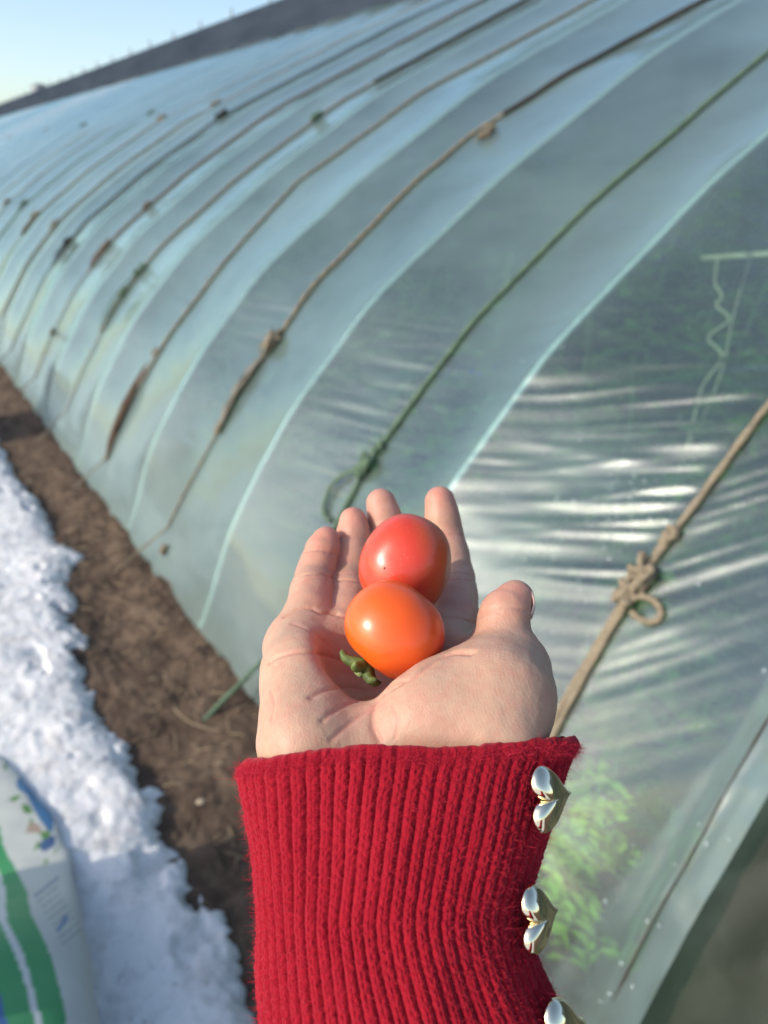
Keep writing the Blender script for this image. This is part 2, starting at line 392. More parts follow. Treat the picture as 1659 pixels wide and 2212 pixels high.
specs = [  # colour below, colour above, switch height, knot heights, bundle (z0,z1), label
 ('tan', 'tan', None, [(.83, .026), (.755, .062), (.728, .055)], (.05, .70), 'doubled tan twisted rope with a large bow loop knot, nearest the camera'),
 ('green', 'green', None, [(.74, .026), (.69, .055)], None, 'green rope with a wide hanging loop, behind the raised fingers'),
 ('tan', 'dark', 1.72, [(1.62, .045), (.86, .075), (.56, .024), (.12, .024)], (.56, .82), 'tan rope turning black towards the ridge, thick bundle below its middle knot'),
 ('grey', 'grey', None, [(.66, .022)], (.16, .62), 'rope with a long ragged reddish brown bundle of frayed ends near the ground'),
 ('grey', 'dark', 2.0, [(1.76, .040), (.92, .040), (.80, .03)], (.60, .92), 'grey rope, black on its upper part, with a green black bundle low down'),
 ('brown', 'grey', None, [(1.22, .03), (.98, .035), (.45, .02)], (.84, .98), 'rope with a reddish brown knot halfway down its lower slope'),
 ('dark', 'dark', None, [(1.86, .05), (.92, .045)], (.78, .92), 'dark rope with one black knot and one small knot high up'),
 ('grey', 'grey', None, [(2.0, .05), (1.0, .04)], None, 'thin grey rope, eighth from the camera'),
 ('tan', 'grey', None, [(1.9, .05), (1.02, .05)], (.85, 1.0), 'ninth rope from the camera with a tan open knot'),
 ('green', 'grey', None, [(2.0, .05), (1.08, .05)], None, 'tenth rope from the camera with a dark green knot'),
]
sH = SMAX-.03
ORD = 'eleventh twelfth thirteenth fourteenth fifteenth sixteenth seventeenth eighteenth nineteenth twentieth'.split()
for k, Yr in enumerate(ROPEY):
    cl, cu, sw, kn, bun, lab = specs[k] if k < 10 else (['grey', 'tan', 'dark', 'grey', 'brown'][k % 5],)*2+(None, [(1.0+.9*(k % 3 == 0)+.1*random.random(), .05)], None, None)
    near = k < 4; r = .0066 if near else .0075
    nseg = 260 if near else (150 if k < 10 else 60); n_ = 9 if near else 5
    tw = 210 if near else 0
    R = empty('rope', (float(base(S0)[0]), Yr, 0), lab or (ORD[k-10]+' rope from the camera, tied down over the distant film' if k-10 < len(ORD) else 'thin far rope tied down over the most distant part of the film'), 'rope', 'ropes tied down over the greenhouse film')
    low = s_of_z(.18)
    sk = s_of_z(kn[-1][0]) if kn else low
    sw_s = s_of_z(sw) if sw else sH
    # anchor below: rope leaves the film and runs to the soil
    ax, ay = {0: (.62, .84), 1: (.545, 1.715), 2: (.56, 2.72), 3: (.62, 3.66)}.get(k, (.60, Yr+.03))
    top = ropepath(Yr, low, sw_s, nseg, r*1.05, k)
    an = np.array([ax, ay, -.02]); leg = smoothpath([an, an*.62+top[0]*.38+np.array([-.004, 0, .0]), top[0]], 8)[:-1]
    rl = np.full(len(leg), r if k in (0, 1) else r*.55)
    if k not in (0, 1):
        sb = s_of_z(bun[0]) if bun else low
        nn = len(top); sarr = np.linspace(low, sw_s, nn); rt = np.where(sarr < (sb if bun else s_of_z(.3)), r*.55, r)
    else: rt = np.full(len(top), r)
    if k == 0: # single strand over the upper part, the lower part is doubled
        sarr = np.linspace(low, sw_s, len(top)); top[:, 1] -= .0066*sstep(s_of_z(.74), s_of_z(.70), sarr)
    tv, tf = tube(np.vstack([leg, top]), np.r_[rl, rt], n_, tw, 3 if near else 0)
    meshobj('lower_length' if sw else 'strand', tv, tf, RM[cl], R)
    if sw:
        tv, tf = tube(ropepath(Yr, sw_s-.04, sH, nseg//2, r*1.2, k), r*1.5, n_, tw, 3 if near else 0)
        meshobj('upper_length', tv, tf, RM[cu], R)
    if k == 0:
        sA, sB = s_of_z(.02), s_of_z(.83)
        q = ropepath(Yr+.0090, sA, sB, 160, .006, 31, .004); tv, tf = tube(q, .0066, 9, 210, 3); meshobj('second_strand', tv, tf, RM['tan'], R)
    elif bun and near or (bun and k < 9):
        ps = []; rs = np.random.RandomState(50+k); nst = {2: 5, 3: 20}.get(k, 8); wd = {2: .018, 3: .024}.get(k, .028)
        s0_, s1_ = s_of_z(bun[0]), s_of_z(bun[1])
        for i in range(nst):
            a_, b_ = (0, 1) if k == 2 else (rs.uniform(0, .35), rs.uniform(.75, 1))
            q = np.linspace(a_, b_, 26); o = .005+rs.rand()*wd; yo = (rs.rand()-.5)*2*wd
            env = np.sin(np.clip(q, .04, .96)*math.pi)**.5
            ps.append(tube(onfilm(s0_+(s1_-s0_)*q, Yr+(yo+.004*np.sin(q*17+i))*env, o*env+.004), (.0056 if k == 2 else .0021), 6, 180, 3))
        tv, tf = join(ps); meshobj('rope_bundle', tv, tf, RM[{2: 'grey', 3: 'brown', 4: 'green', 5: 'brown', 6: 'dark'}.get(k, cl)], R)
    for i, (kz, ksz) in enumerate(kn):
        sc0 = s_of_z(kz); pr = [knot(sc0, Yr, ksz*(.62 if near else .95), 100*k+i, r*(.9 if near else .8), 150)]
        if near and ksz > .02: pr.append(knot(sc0-.012, Yr+.004, ksz*.45, 100*k+i+50, r*.85, 150))
        if k > 1 and ksz > .025: pr += tails(sc0, Yr, ksz*.8, 10*k+i, r*.7, 3)
        tv, tf = join(pr); meshobj('knot', tv, tf, RM['brown' if k == 5 else 'green' if k in (4, 9) else cl], R)
    if k == 0:      # the open bow loop to the near side of the big knot
        sc0 = s_of_z(.725); t = np.linspace(-.25, math.pi*1.72, 40)
        s = sc0-.005+.021*np.sin(t)*1.0-.004; yv = Yr-.038-.027*np.cos(t+math.pi)*1.0; yv = Yr-.044+.030*np.cos(t)
        tv, tf = tube(onfilm(s, yv, .011+.006*np.cos(t)), .0060, 9, 150, 3); meshobj('bow_loop', tv, tf, RM['tan'], R)
        s = np.linspace(sc0+.012, sc0+.030, 8); tv, tf = tube(onfilm(s, Yr-.014-.5*(s-sc0-.012), .012), .0036, 6); meshobj('loose_end', tv, tf, RM['brown'], R)
    if k == 1:      # wide loop hanging on the far side
        sc0 = s_of_z(.665)
        q = smoothpath([(sc0+.01, Yr, .012), (sc0-.012, Yr+.045, .02), (sc0-.065, Yr+.085, .016), (sc0-.125, Yr+.085, .012), (sc0-.155, Yr+.055, .010), (sc0-.15, Yr+.03, .010)], 10)
        tv, tf = tube(onfilm(q[:, 0], q[:, 1], q[:, 2]), .0060, 9, 150, 3); meshobj('hanging_loop', tv, tf, RM['green'], R)
        t = np.linspace(0, 2*math.pi, 24); tv, tf = tube(onfilm(sc0+.005+.010*np.sin(t), Yr+.017+.011*np.cos(t), .014), .0046, 8, 150, 3); meshobj('small_ring', tv, tf, RM['green'], R)

# faint blue print on the film
INK = simple('blue_ink', (.10, .17, .34), (.13, .21, .40), 30, .6, 0)
pr = []; rs = np.random.RandomState(8)
for i in range(6):
    pr = []; y0 = 1.50+.045*i*.9; s0_ = s_of_z(.985)-.012*i
    for st in range(4):
        a = rs.rand(2)*.018-.009; b_ = a+(rs.rand(2)-.5)*.028
        q = np.linspace(0, 1, 4); pr.append(tube(onfilm(s0_+a[0]+(b_[0]-a[0])*q, y0+a[1]+(b_[1]-a[1])*q, .0012), .0012, 4))
    tv, tf = join(pr); meshobj('printed_mark', tv, tf, INK, GH)

s = np.linspace(S0+.02, S0+2.4, 260); tv, tf = tube(onfilm(s, .462+.004*vn(s*5, 0, 0, 91), .016), .0014+.0012*np.clip(vn(s*26, 0, 0, 92), 0, 1), 6)
meshobj('hem_cord', tv, tf, RM['dark'], GH)
# beads of water on the film
rs = np.random.RandomState(21); BD = Mat('water_bead'); BD.set(Roughness=.05, Base_Color=(.35, .42, .42, 1)); BD.b.inputs['IOR'].default_value = 2.2
pr = []
for i in range(165):
    if i < 120: s_ = s_of_z(.80)+rs.normal(0, .14); y_ = .86+abs(rs.normal(0, .22))
    else: s_ = rs.uniform(s_of_z(.2), s_of_z(1.0)); y_ = .462+rs.normal(0, .02) if i < 150 else rs.uniform(.47, .8)
    r_ = rs.uniform(.0010, .0030); c0 = onfilm(s_, y_, .42*max(0, .50-y_)); x_, z_, nx_, nz_ = base(s_); n_ = np.array([float(nx_), 0, float(nz_)]); t_ = np.array([n_[2], 0, -n_[0]])
    vv = [c0+n_*r_*.75]; ff_ = []
    for a in range(1, 5):
        for b in range(12):
            th_ = a/4*1.45; vv.append(c0+n_*r_*.75*(math.cos(th_))+(t_*math.cos(b*math.pi/6)+np.array([0, 1, 0])*math.sin(b*math.pi/6))*r_*math.sin(th_))
    for b in range(12):
        ff_.append((0, 1+b, 1+(b+1) % 12))
        for a in range(3): ff_.append((1+a*12+b, 1+(a+1)*12+b, 1+(a+1)*12+(b+1) % 12, 1+a*12+(b+1) % 12))
    pr.append((np.array(vv), ff_))
tv, tf = join(pr); tag(meshobj('water_beads', tv, tf, BD.m, GH), kind='stuff')

# ------------------------------------------------------------------ dark sheet hanging at the near end
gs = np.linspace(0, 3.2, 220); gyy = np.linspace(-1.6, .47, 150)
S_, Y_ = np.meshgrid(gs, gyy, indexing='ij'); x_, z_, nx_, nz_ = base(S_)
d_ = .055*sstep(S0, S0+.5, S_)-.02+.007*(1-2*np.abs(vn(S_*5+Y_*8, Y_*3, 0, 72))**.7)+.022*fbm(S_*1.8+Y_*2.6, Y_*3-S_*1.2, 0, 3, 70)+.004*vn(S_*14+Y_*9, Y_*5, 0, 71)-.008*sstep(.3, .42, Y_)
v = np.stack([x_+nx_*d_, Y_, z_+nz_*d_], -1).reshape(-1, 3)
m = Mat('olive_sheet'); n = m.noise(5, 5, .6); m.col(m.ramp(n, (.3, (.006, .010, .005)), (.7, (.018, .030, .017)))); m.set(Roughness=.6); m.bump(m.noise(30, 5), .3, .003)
ob = meshobj('hanging_sheet', v, gridf(220, 150), m.m)
tag(ob, 'dark olive sheet hanging past the gathered end of the clear film', 'hanging_sheet')
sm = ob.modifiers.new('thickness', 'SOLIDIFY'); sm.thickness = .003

# ------------------------------------------------------------------ crops inside
LEAF = Mat('leaf'); n = LEAF.noise(9, 3); LEAF.col(LEAF.ramp(n, (.25, (.035, .085, .018)), (.55, (.095, .19, .03)), (.8, (.26, .38, .05)))); LEAF.set(Roughness=.5)
tlb = LEAF.new('ShaderNodeBsdfTranslucent'); tlb.inputs[0].default_value = (.22, .38, .05, 1); mxl = LEAF.new('ShaderNodeMixShader'); mxl.inputs[0].default_value = .35
LEAF.l.new(LEAF.b.outputs[0], mxl.inputs[1]); LEAF.l.new(tlb.outputs[0], mxl.inputs[2]); LEAF.l.new(mxl.outputs[0], LEAF.out.inputs[0])
STEM = simple('stem', (.10, .17, .05), (.16, .24, .08), 20, .6, .1)
def plant(h, seed, spread):
    rs = np.random.RandomState(seed); V = []; Fc = []; k = 0
    st = np.array([(0.02*math.sin(z*9)*z/h, .02*math.cos(z*7)*z/h, z) for z in np.linspace(0, h, 12)])
    for b_ in range(int(16+h*34)):
        z = h*rs.uniform(.12, 1.0); az = rs.rand()*6.283; L = spread*rs.uniform(.5, 1)*(1.1-.55*z/h)
        bp = np.array([0, 0, z]); dr = np.array([math.cos(az), math.sin(az), rs.uniform(-.1, .6)])
        for q in np.linspace(.25, 1, 6):
            for sd in (-1, 1):
                c0 = bp+dr*L*q+np.array([0, 0, -.35*L*q*q]); side = np.array([-math.sin(az), math.cos(az), 0])*sd
                ll = L*.34*rs.uniform(.7, 1.2); ww = ll*.34; tip = c0+side*ll+dr*ll*.5+np.array([0, 0, rs.uniform(-.5, .2)*ll]); mid = (c0+tip)/2+np.array([0, 0, .12*ll])
                pd = np.cross(tip-c0, [0, 0, 1]); pd /= np.linalg.norm(pd)+1e-9; pd += np.array([0, 0, rs.uniform(-.4, .4)])
                V += [c0, mid+pd*ww, tip, mid-pd*ww]; Fc += [(k, k+1, k+2), (k, k+2, k+3)]; k += 4
    return np.array(V), Fc, tube(st, np.linspace(.006, .003, 12), 6)
LEAF2 = Mat('young_leaf'); n = LEAF2.noise(14, 3); LEAF2.col(LEAF2.ramp(n, (.3, (.20, .34, .03)), (.7, (.46, .60, .08)))); LEAF2.set(Roughness=.5)
protos = []
for i, (h_, sp) in enumerate([(.42, .17), (.72, .22), (1.15, .28), (1.65, .32)]):
    v, f, (tv, tf) = plant(h_, i, sp)
    me = []
    for nm, vv, ff_, mt in (('foliage', v, f, LEAF.m), ('stem', tv, tf, STEM)):
        q = bpy.data.meshes.new(nm); q.from_pydata([tuple(p) for p in vv], [], ff_); q.materials.append(mt); me.append(q)
    protos.append(me)
rs = np.random.RandomState(5)
yv = .62
while yv < 13:
    for xi, xv in enumerate([1.14, 1.50, 1.9, 2.35, 2.8, 3.3, 3.9, 4.6]):
        zz = float(np.interp(xv, _x, _z))
        pi = (0 if zz < .82 else 1 if zz < 1.25 else 2 if zz < 1.85 else 3)
        if xi == 0 and rs.rand() < .25: continue
        o = bpy.data.objects.new('leafy_plant', None); C.objects.link(o)
        o.location = (xv+rs.uniform(-.08, .08), yv+rs.uniform(-.1, .1), .01); o.rotation_euler.z = rs.rand()*6.28; s_ = rs.uniform(.85, 1.1); o.scale = (s_,)*3
        tag(o, 'leafy green crop plant growing in rows behind the plastic film', 'plant', 'crop plants inside the greenhouse')
        for me in protos[pi]:
            q = bpy.data.objects.new(me.name, me); C.objects.link(q); q.parent = o
    yv += .42
yp = plant(.42, 77, .17)[:2]; young = bpy.data.meshes.new('foliage'); young.from_pydata([tuple(p) for p in yp[0]], [], yp[1]); young.materials.append(LEAF2.m)
for (xv, yv_, hs, mi) in [(1.0, .72, .95, 0), (1.10, .60, .9, 0), (1.06, 1.55, .7, 0)]:
    o = bpy.data.objects.new('leafy_plant', None); C.objects.link(o); o.location = (xv, yv_, .01); o.rotation_euler.z = xv*50; o.scale = (hs,)*3
    tag(o, 'leafy green crop plant growing in rows behind the plastic film', 'plant', 'crop plants inside the greenhouse')
    for me in (protos[mi] if xv > 1.03 else [young, protos[mi][1]]):
        q = bpy.data.objects.new(me.name, me); C.objects.link(q); q.parent = o
# twine and cane inside, seen through the film
CANEM = simple('cane', (.60, .48, .28), (.74, .62, .40), 20, .6, .1)
tv, tf = tube([(2.02, 1.46, 1.272), (2.02, 1.26, 1.302), (2.02, .9, 1.35), (2.02, .5, 1.40)], .0075, 6)
tag(meshobj('bamboo_cane', tv, tf, CANEM, None), 'thin pale cane tied level behind the film, upper right', 'cane')
q = smoothpath([(2.01, 1.403, 1.275), (2.02, 1.402, 1.213), (2.02, 1.371, 1.178), (2.02, 1.382, 1.151), (2.02, 1.333, 1.12), (2.02, 1.386, 1.059), (2.02, 1.329, 1.016), (2.02, 1.369, 0.926), (2.02, 1.377, 0.826), (2.0, 1.38, .4), (2.0, 1.38, .02)], 8)
tv, tf = tube(q, .0032, 6); tag(meshobj('plant_twine', tv, tf, CANEM, None), 'slack kinked plant twine hanging from the pale cane behind the film', 'twine')
q = smoothpath([(2.01, 1.305, 1.295), (2.02, 1.323, 1.109), (2.02, 1.32, 0.978), (2.02, 1.363, 0.772), (2.02, 1.5, 0.279), (2.02, 1.55, .02)], 8)
tv, tf = tube(q, .0022, 6); tag(meshobj('plant_twine', tv, tf, CANEM, None), 'straighter plant twine beside the kinked one behind the film', 'twine')

# straw bits and stones on the soil
rs = np.random.RandomState(9); ps = []
for i in range(240):
    y = rs.uniform(.9, 4.5); x = rs.uniform(.42, .74)-.02*rs.rand(); L = rs.uniform(.01, .045); a = rs.rand()*3.14
    z = float(soil_h(np.array(x), np.array(y)))+.004; c_, s_ = math.cos(a)*L, math.sin(a)*L
    ps.append(tube([(x-c_, y-s_, z), (x, y, z+.004), (x+c_, y+s_, z-.001)], rs.uniform(.0005, .0014), 4))
tv, tf = join(ps); tag(meshobj('straw', tv, tf, simple('straw', (.30, .22, .13), (.48, .38, .24), 30, .8, 0), None), 'dry straw bits scattered on the soil strip', 'straw', kind='stuff')
def stone(loc, r, seed, mat, name, label, cat):
    th = np.linspace(0, math.pi, 14); ph = np.linspace(0, 2*math.pi, 20, endpoint=False); T, Ph = np.meshgrid(th, ph, indexing='ij')
    d = np.stack([np.sin(T)*np.cos(Ph), np.sin(T)*np.sin(Ph), np.cos(T)], -1); rr = 1+.25*vn(d[..., 0]*2, d[..., 1]*2, d[..., 2]*2, seed)
    v = d*rr[..., None]*np.array(r)+np.array(loc); f = []
    for i in range(13):
        for j in range(20): f.append((i*20+j, (i+1)*20+j, (i+1)*20+(j+1) % 20, i*20+(j+1) % 20))
    return tag(meshobj(name, v.reshape(-1, 3), f, mat, None), label, cat)
stone((.462, 1.415, .022), (.010, .007, .005), 3, simple('pebble', (.50, .38, .26), (.62, .50, .36), 30, .7, .1), 'pebble', 'small pale pebble lying on the soil between snow and green rope', 'pebble')
q = smoothpath([(.53, 1.80, .03), (.515, 1.76, .045), (.53, 1.70, .04), (.56, 1.66, .035), (.60, 1.63, .03)], 8)
tv, tf = tube(q, .0022, 6); tag(meshobj('twig', tv, tf, simple('twig', (.25, .18, .11), (.38, .29, .19), 30, .8, .1), None), 'curved dry twig on the soil at the foot of the green rope', 'twig')

# ------------------------------------------------------------------ sacks
def photo_xy(v):
    c = (v-np.array([0, 0, H])) @ M; return 829.5-c[..., 0]/c[..., 2]*F, 1106+c[..., 1]/c[..., 2]*F
def inpoly(x, y, poly):
    r = np.zeros(x.shape, bool); n = len(poly); j = n-1
    for i in range(n):
        xi, yi = poly[i]; xj, yj = poly[j]
        c = ((yi > y) != (yj > y)) & (x < (xj-xi)*(y-yi)/(yj-yi+1e-12)+xi); r ^= c; j = i
    return r
def sack(name, xc, y0, y1, h, thick, lean, label, paint, seed, lying=False):
    n1, n2 = (420, 800) if lying else (240, 200)
    Uu, Vv = np.meshgrid(np.arange(n1)/n1*2*math.pi, np.linspace(0, 1, n2), indexing='ij')
    e = .42
    cu, su = np.cos(Uu), np.sin(Uu)
    prof = np.clip(1-np.abs(2*Vv-1)**5, 0, 1)**.5
    wid = (.90+.10*np.clip(1-np.abs(2*Vv-1)**6, 0, 1))
    yw = (y1-y0)/2*wid*np.sign(cu)*np.abs(cu)**.62
    xt = thick/2*prof*np.sign(su)*np.abs(su)**.8+.002*su
    z = h*Vv
    wr = .006*fbm(yw*13, z*9, su*2, 3, seed)+.004*vn(yw*5+z*18, z*4, su, seed+5)
    xt = xt+wr*prof*np.sign(su)
    v = np.stack([xc+xt-lean*z, (y0+y1)/2+yw, z+.012], -1)
    if lying:
        t = np.linspace(0, 1, n2)[None]+0*Uu; e_ = np.clip(1-np.abs(2*t-1)**3.2, 0, 1)**.5; wr = .010*fbm(cu*1.7, t*7, su, 3, seed)+.004*vn(t*30+cu*4, su*3, 0, seed+2)
        yl = y0+(y1-y0)*t; xr_ = np.interp(yl, [.6, .7, 1.0, 1.37, 1.6, 1.8, 1.88], [.05, .10, .125, .16, .13, .085, .0]); hl = .024+.085*sstep(1.42, 1.0, yl)
        v = np.stack([-.18+((xr_+.18)*(.9+.1*e_)+wr*.7)*cu, yl, hl*e_*.95+.030+(hl*e_+wr*.5)*np.sign(su)*np.abs(su)**.9], -1)
    o = meshobj(name, v.reshape(-1, 3), gridf(n1, n2, True), SACKM, None)
    wv, zz = photo_xy(v.reshape(-1, 3)); front = (v[..., 2].ravel() > 0.0) & ((su.ravel() > -.8) & (cu.ravel() > -.6)); wv = wv*2.926; zz = (zz-1498.5)*2.926
    col = np.tile(np.array([.62, .63, .56]), (wv.size, 1)); 
    if paint:
        cv = lambda pts: pts
        def fill(pts, c, jit=0):
            m_ = inpoly(wv, zz, cv(pts)); col[m_ & front] = c
        G = (.02, .30, .085); Bl = (.02, .12, .33); Wt = (.66, .68, .64)
        fill([(-200, 600), (0, 850), (20, 960), (80, 1070), (170, 1250), (190, 1380), (240, 1480), (300, 1600), (350, 1750), (410, 2000), (430, 2200), (-400, 2200)], G)
        fill([(-60, 1040), (0, 1130), (30, 1230), (42, 1400), (40, 1430), (140, 1620), (180, 1750), (300, 2200), (250, 2200), (150, 1800), (90, 1640), (0, 1440), (-60, 1400)], Wt)
        fill([(-300, 1800), (0, 1900), (30, 2000), (60, 2200), (-300, 2200)], Bl)
        fill([(100, 560), (150, 490), (240, 600), (290, 700), (340, 800), (330, 880), (290, 850), (230, 760), (170, 640), (110, 600)], (.03, .16, .34))
        fill([(230, 960), (300, 900), (350, 900), (345, 960), (280, 1000)], (.03, .10, .26))
        fill([(160, 880), (190, 800), (250, 830), (270, 880)], (.42, .30, .22))
        for q in ([(-20, 310), (60, 330), (95, 400), (20, 400)], [(20, 490), (30, 430), (60, 410), (45, 470)], [(50, 670), (100, 640), (135, 650), (90, 685)], [(130, 700), (180, 700), (210, 750), (160, 760)],
                  [(190, 780), (210, 790), (190, 850)], [(250, 880), (310, 860), (320, 900), (270, 930)], [(210, 1000), (240, 930), (260, 960)], [(270, 1090), (290, 1040), (310, 1060)], [(340, 1020), (350, 980), (375, 970)]):
            fill(q, (.10, .26, .04))
        rt = np.random.RandomState(4)
        for ln in range(9):
            bx, by = 215+ln*22, 1275+ln*38; L = 195 if ln == 0 else 150; hgt = 15 if ln == 0 else 9; q = 0
            cc = (.06, .15, .27) if ln in (0,) else (.14, .19, .20)
            while q < L:
                ww = rt.uniform(8, 20); dx, dy = .78, -.63
                a = np.array([bx+dx*q, by+dy*q]); b_ = a+np.array([dx, dy])*ww*.8; nn = np.array([-dy, dx])*hgt
                fill([tuple(a), tuple(b_), tuple(b_+nn), tuple(a+nn)], cc); q += ww
        fill([(355, 1490), (420, 1390), (435, 1415), (370, 1510)], (.10, .22, .42))
    cattr(o, 'print', col); return tag(o, label, 'sack')
SM = Mat('woven_sack'); a_ = SM.new('ShaderNodeAttribute', attribute_name='print'); n = SM.noise(14, 4); c = SM.mix(SM.math('MULTIPLY', n, .25), a_.outputs[0], (.40, .38, .33)); SM.col(c); SM.set(Roughness=.55)
SM.bump(SM.noise(500, 2), .2, .0006); SACKM = SM.m
sack('sack', 0, .62, 1.86, .25, .2, 0, 'white plastic sack printed with green and blue bands, lying at the snow edge', True, 3, True)
sack('sack', -.62, 1.0, 1.425, .62, .20, .02, 'unseen plain pale sack on the snow, added to cast a shadow past the printed sack', False, 6)  # out of view, added to throw the broad shadow over snow and soil
sack('sack', -.55, 4.65, 5.2, 1.02, .30, .05, 'tall unseen pale sack far off on the snow, added to shade a band of the film', False, 9)  # out of view, put in to cast the shadow band running up the film

# ------------------------------------------------------------------ the hand: one continuous surface grown from a distance field (camera-space metres)
def K(cx, cy, d): return P(526.5+.4395*cx, 1012.5+.4395*cy, d)
class Field:
    def __init__(s, lo, hi, h):
        s.lo = np.array(lo, float); s.h = h; s.n = np.ceil((np.array(hi)-s.lo)/h).astype(int)
        s.f = np.full(s.n, .05, np.float32)
    def box(s, lo, hi):
        a = np.clip(((np.array(lo)-s.lo)/s.h).astype(int), 0, s.n); b = np.clip(((np.array(hi)-s.lo)/s.h).astype(int)+2, 0, s.n)
        sl = tuple(slice(i, j) for i, j in zip(a, b))
        g = np.meshgrid(*[s.lo[k]+s.h*np.arange(a[k], b[k]) for k in range(3)], indexing='ij')
        return sl, g
    def blend(s, sl, d, k):
        f = s.f[sl]; 
        hh = np.clip(.5+.5*(f-d)/k, 0, 1); s.f[sl] = f*(1-hh)+d*hh-k*hh*(1-hh)
    def cap(s, a, b, ra, rb, k, sq=None):
        m_ = max(ra, rb)+k+.004
        sl, (x, y, z) = s.box(np.minimum(a, b)-m_, np.maximum(a, b)+m_)
        ab = b-a; L = ab.dot(ab)+1e-12
        px, py, pz = x-a[0], y-a[1], z-a[2]
        t = np.clip((px*ab[0]+py*ab[1]+pz*ab[2])/L, 0, 1)
        qx, qy, qz = px-t*ab[0], py-t*ab[1], pz-t*ab[2]
        d2 = qx*qx+qy*qy+qz*qz
        if sq is not None:      # flatten along a direction: (unit vector, factor)
            n_, fq = sq; dn = qx*n_[0]+qy*n_[1]+qz*n_[2]; d2 = d2+(fq*fq-1)*dn*dn
        d = np.sqrt(d2)-(ra+(rb-ra)*t)
        s.blend(sl, d.astype(np.float32), k)
    def ell(s, c, R, rad, k, sub=False):
        m_ = max(rad)+k+.004; sl, (x, y, z) = s.box(c-m_, c+m_)
        q = np.stack([x-c[0], y-c[1], z-c[2]], -1) @ R.T
        r = np.array(rad); k0 = np.linalg.norm(q/r, axis=-1); k1 = np.linalg.norm(q/(r*r), axis=-1)+1e-9
        d = (k0*(k0-1)/k1).astype(np.float32)
        if sub:
            f = s.f[sl]; hh = np.clip(.5-.5*(f+d)/k, 0, 1); s.f[sl] = f*(1-hh)+(-d)*hh+k*hh*(1-hh)
        else: s.blend(sl, d, k)
    def sample(s, p):
        q = (np.asarray(p)-s.lo)/s.h; i = np.clip(np.floor(q).astype(int), 0, s.n-2); t = q-i; r = 0
        for a in (0, 1):
            for b in (0, 1):
                for c in (0, 1):
                    r = r+s.f[i[..., 0]+a, i[..., 1]+b, i[..., 2]+c]*(t[..., 0] if a else 1-t[..., 0])*(t[..., 1] if b else 1-t[..., 1])*(t[..., 2] if c else 1-t[..., 2])
        return r
    def grad(s, p):
        e = s.h; g = np.stack([s.sample(p+np.eye(3)[k]*e)-s.sample(p-np.eye(3)[k]*e) for k in range(3)], -1)
        return g/(np.linalg.norm(g, axis=-1, keepdims=True)+1e-9)
    def hitpx(s, cx, cy, d0=.20, d1=.40):
        ds = np.linspace(d0, d1, 500); pts = np.array([K(cx, cy, d) for d in ds]); f = s.sample(pts)
        i = np.argmax(f < 0); return pts[i] if f[i] < 0 else None
    def mesh(s):
        f = s.f; n = np.array(f.shape); neg = f < 0
        tot = np.zeros(n-1, np.int8)
        for a in (0, 1):
            for b in (0, 1):
                for c in (0, 1): tot += neg[a:n[0]-1+a, b:n[1]-1+b, c:n[2]-1+c]
        act = (tot > 0) & (tot < 8); ci = np.argwhere(act); idx = -np.ones(n-1, np.int64); idx[act] = np.arange(len(ci))
        cs = [(a, b, c) for a in (0, 1) for b in (0, 1) for c in (0, 1)]
        vals = {c: f[ci[:, 0]+c[0], ci[:, 1]+c[1], ci[:, 2]+c[2]] for c in cs}
        acc = np.zeros((len(ci), 3)); cnt = np.zeros(len(ci))
        for c in cs:
            for k in range(3):
                if c[k] == 0:
                    e = list(c); e[k] = 1; e = tuple(e); a, b = vals[c], vals[e]; m_ = (a < 0) != (b < 0)
                    t = np.where(m_, a/np.where(m_, a-b, 1), 0); p = np.array(c, float)[None]+np.zeros((len(ci), 3)); p[:, k] = t
                    acc += p*m_[:, None]; cnt += m_
        V = s.lo+s.h*(ci+acc/cnt[:, None]); Fs = []
        for k in range(3):
            u_, v_ = (k+1) % 3, (k+2) % 3
            sl0 = [slice(1, -1)]*3; sl0[k] = slice(0, -1); sl1 = list(sl0); sl1[k] = slice(1, None)
            a, b = neg[tuple(sl0)], neg[tuple(sl1)]; off = np.array([1, 1, 1]); off[k] = 0
            for flip, m_ in ((False, a & ~b), (True, ~a & b)):
                e = np.argwhere(m_)+off; q = []
                for du, dv in ((0, 0), (-1, 0), (-1, -1), (0, -1)):
                    g = e.copy(); g[:, u_] += du; g[:, v_] += dv; q.append(idx[g[:, 0], g[:, 1], g[:, 2]])
                q = np.stack(q, -1); q = q[:, ::-1] if flip else q; Fs.append(q)
        return V, np.concatenate(Fs)
def frame(zv, xv):
    z = zv/np.linalg.norm(zv); x = xv-z*xv.dot(z); x /= np.linalg.norm(x); return np.array([x, np.cross(z, x), z])
PN = np.array([0, .92, .39])                 # out of the palm
HS = .00052
fl = Field((-.052, -.160, -.392), (.076, .030, -.205), HS)
fing = {  # (crop x, crop y, depth, radius): root, base, pip, dip, tip
 'pinky': [(262, 880, .313, .0105), (325, 700, .324, .0100), (349, 535, .343, .0084), (384, 415, .350, .0073), (405, 352, .351, .0064)],
 'ring': [(430, 870, .318, .0108), (508, 720, .329, .0098), (520, 540, .352, .0084), (541, 345, .362, .0076), (538, 255, .362, .0064)],
 'middle': [(610, 880, .321, .0112), (692, 720, .333, .0100), (713, 500, .358, .0089), (702, 290, .369, .0082), (675, 170, .369, .0071)],
 'index': [(950, 900, .313, .0115), (1043, 735, .327, .0098), (1035, 540, .351, .0090), (990, 330, .363, .0083), (964, 160, .363, .0071)]}
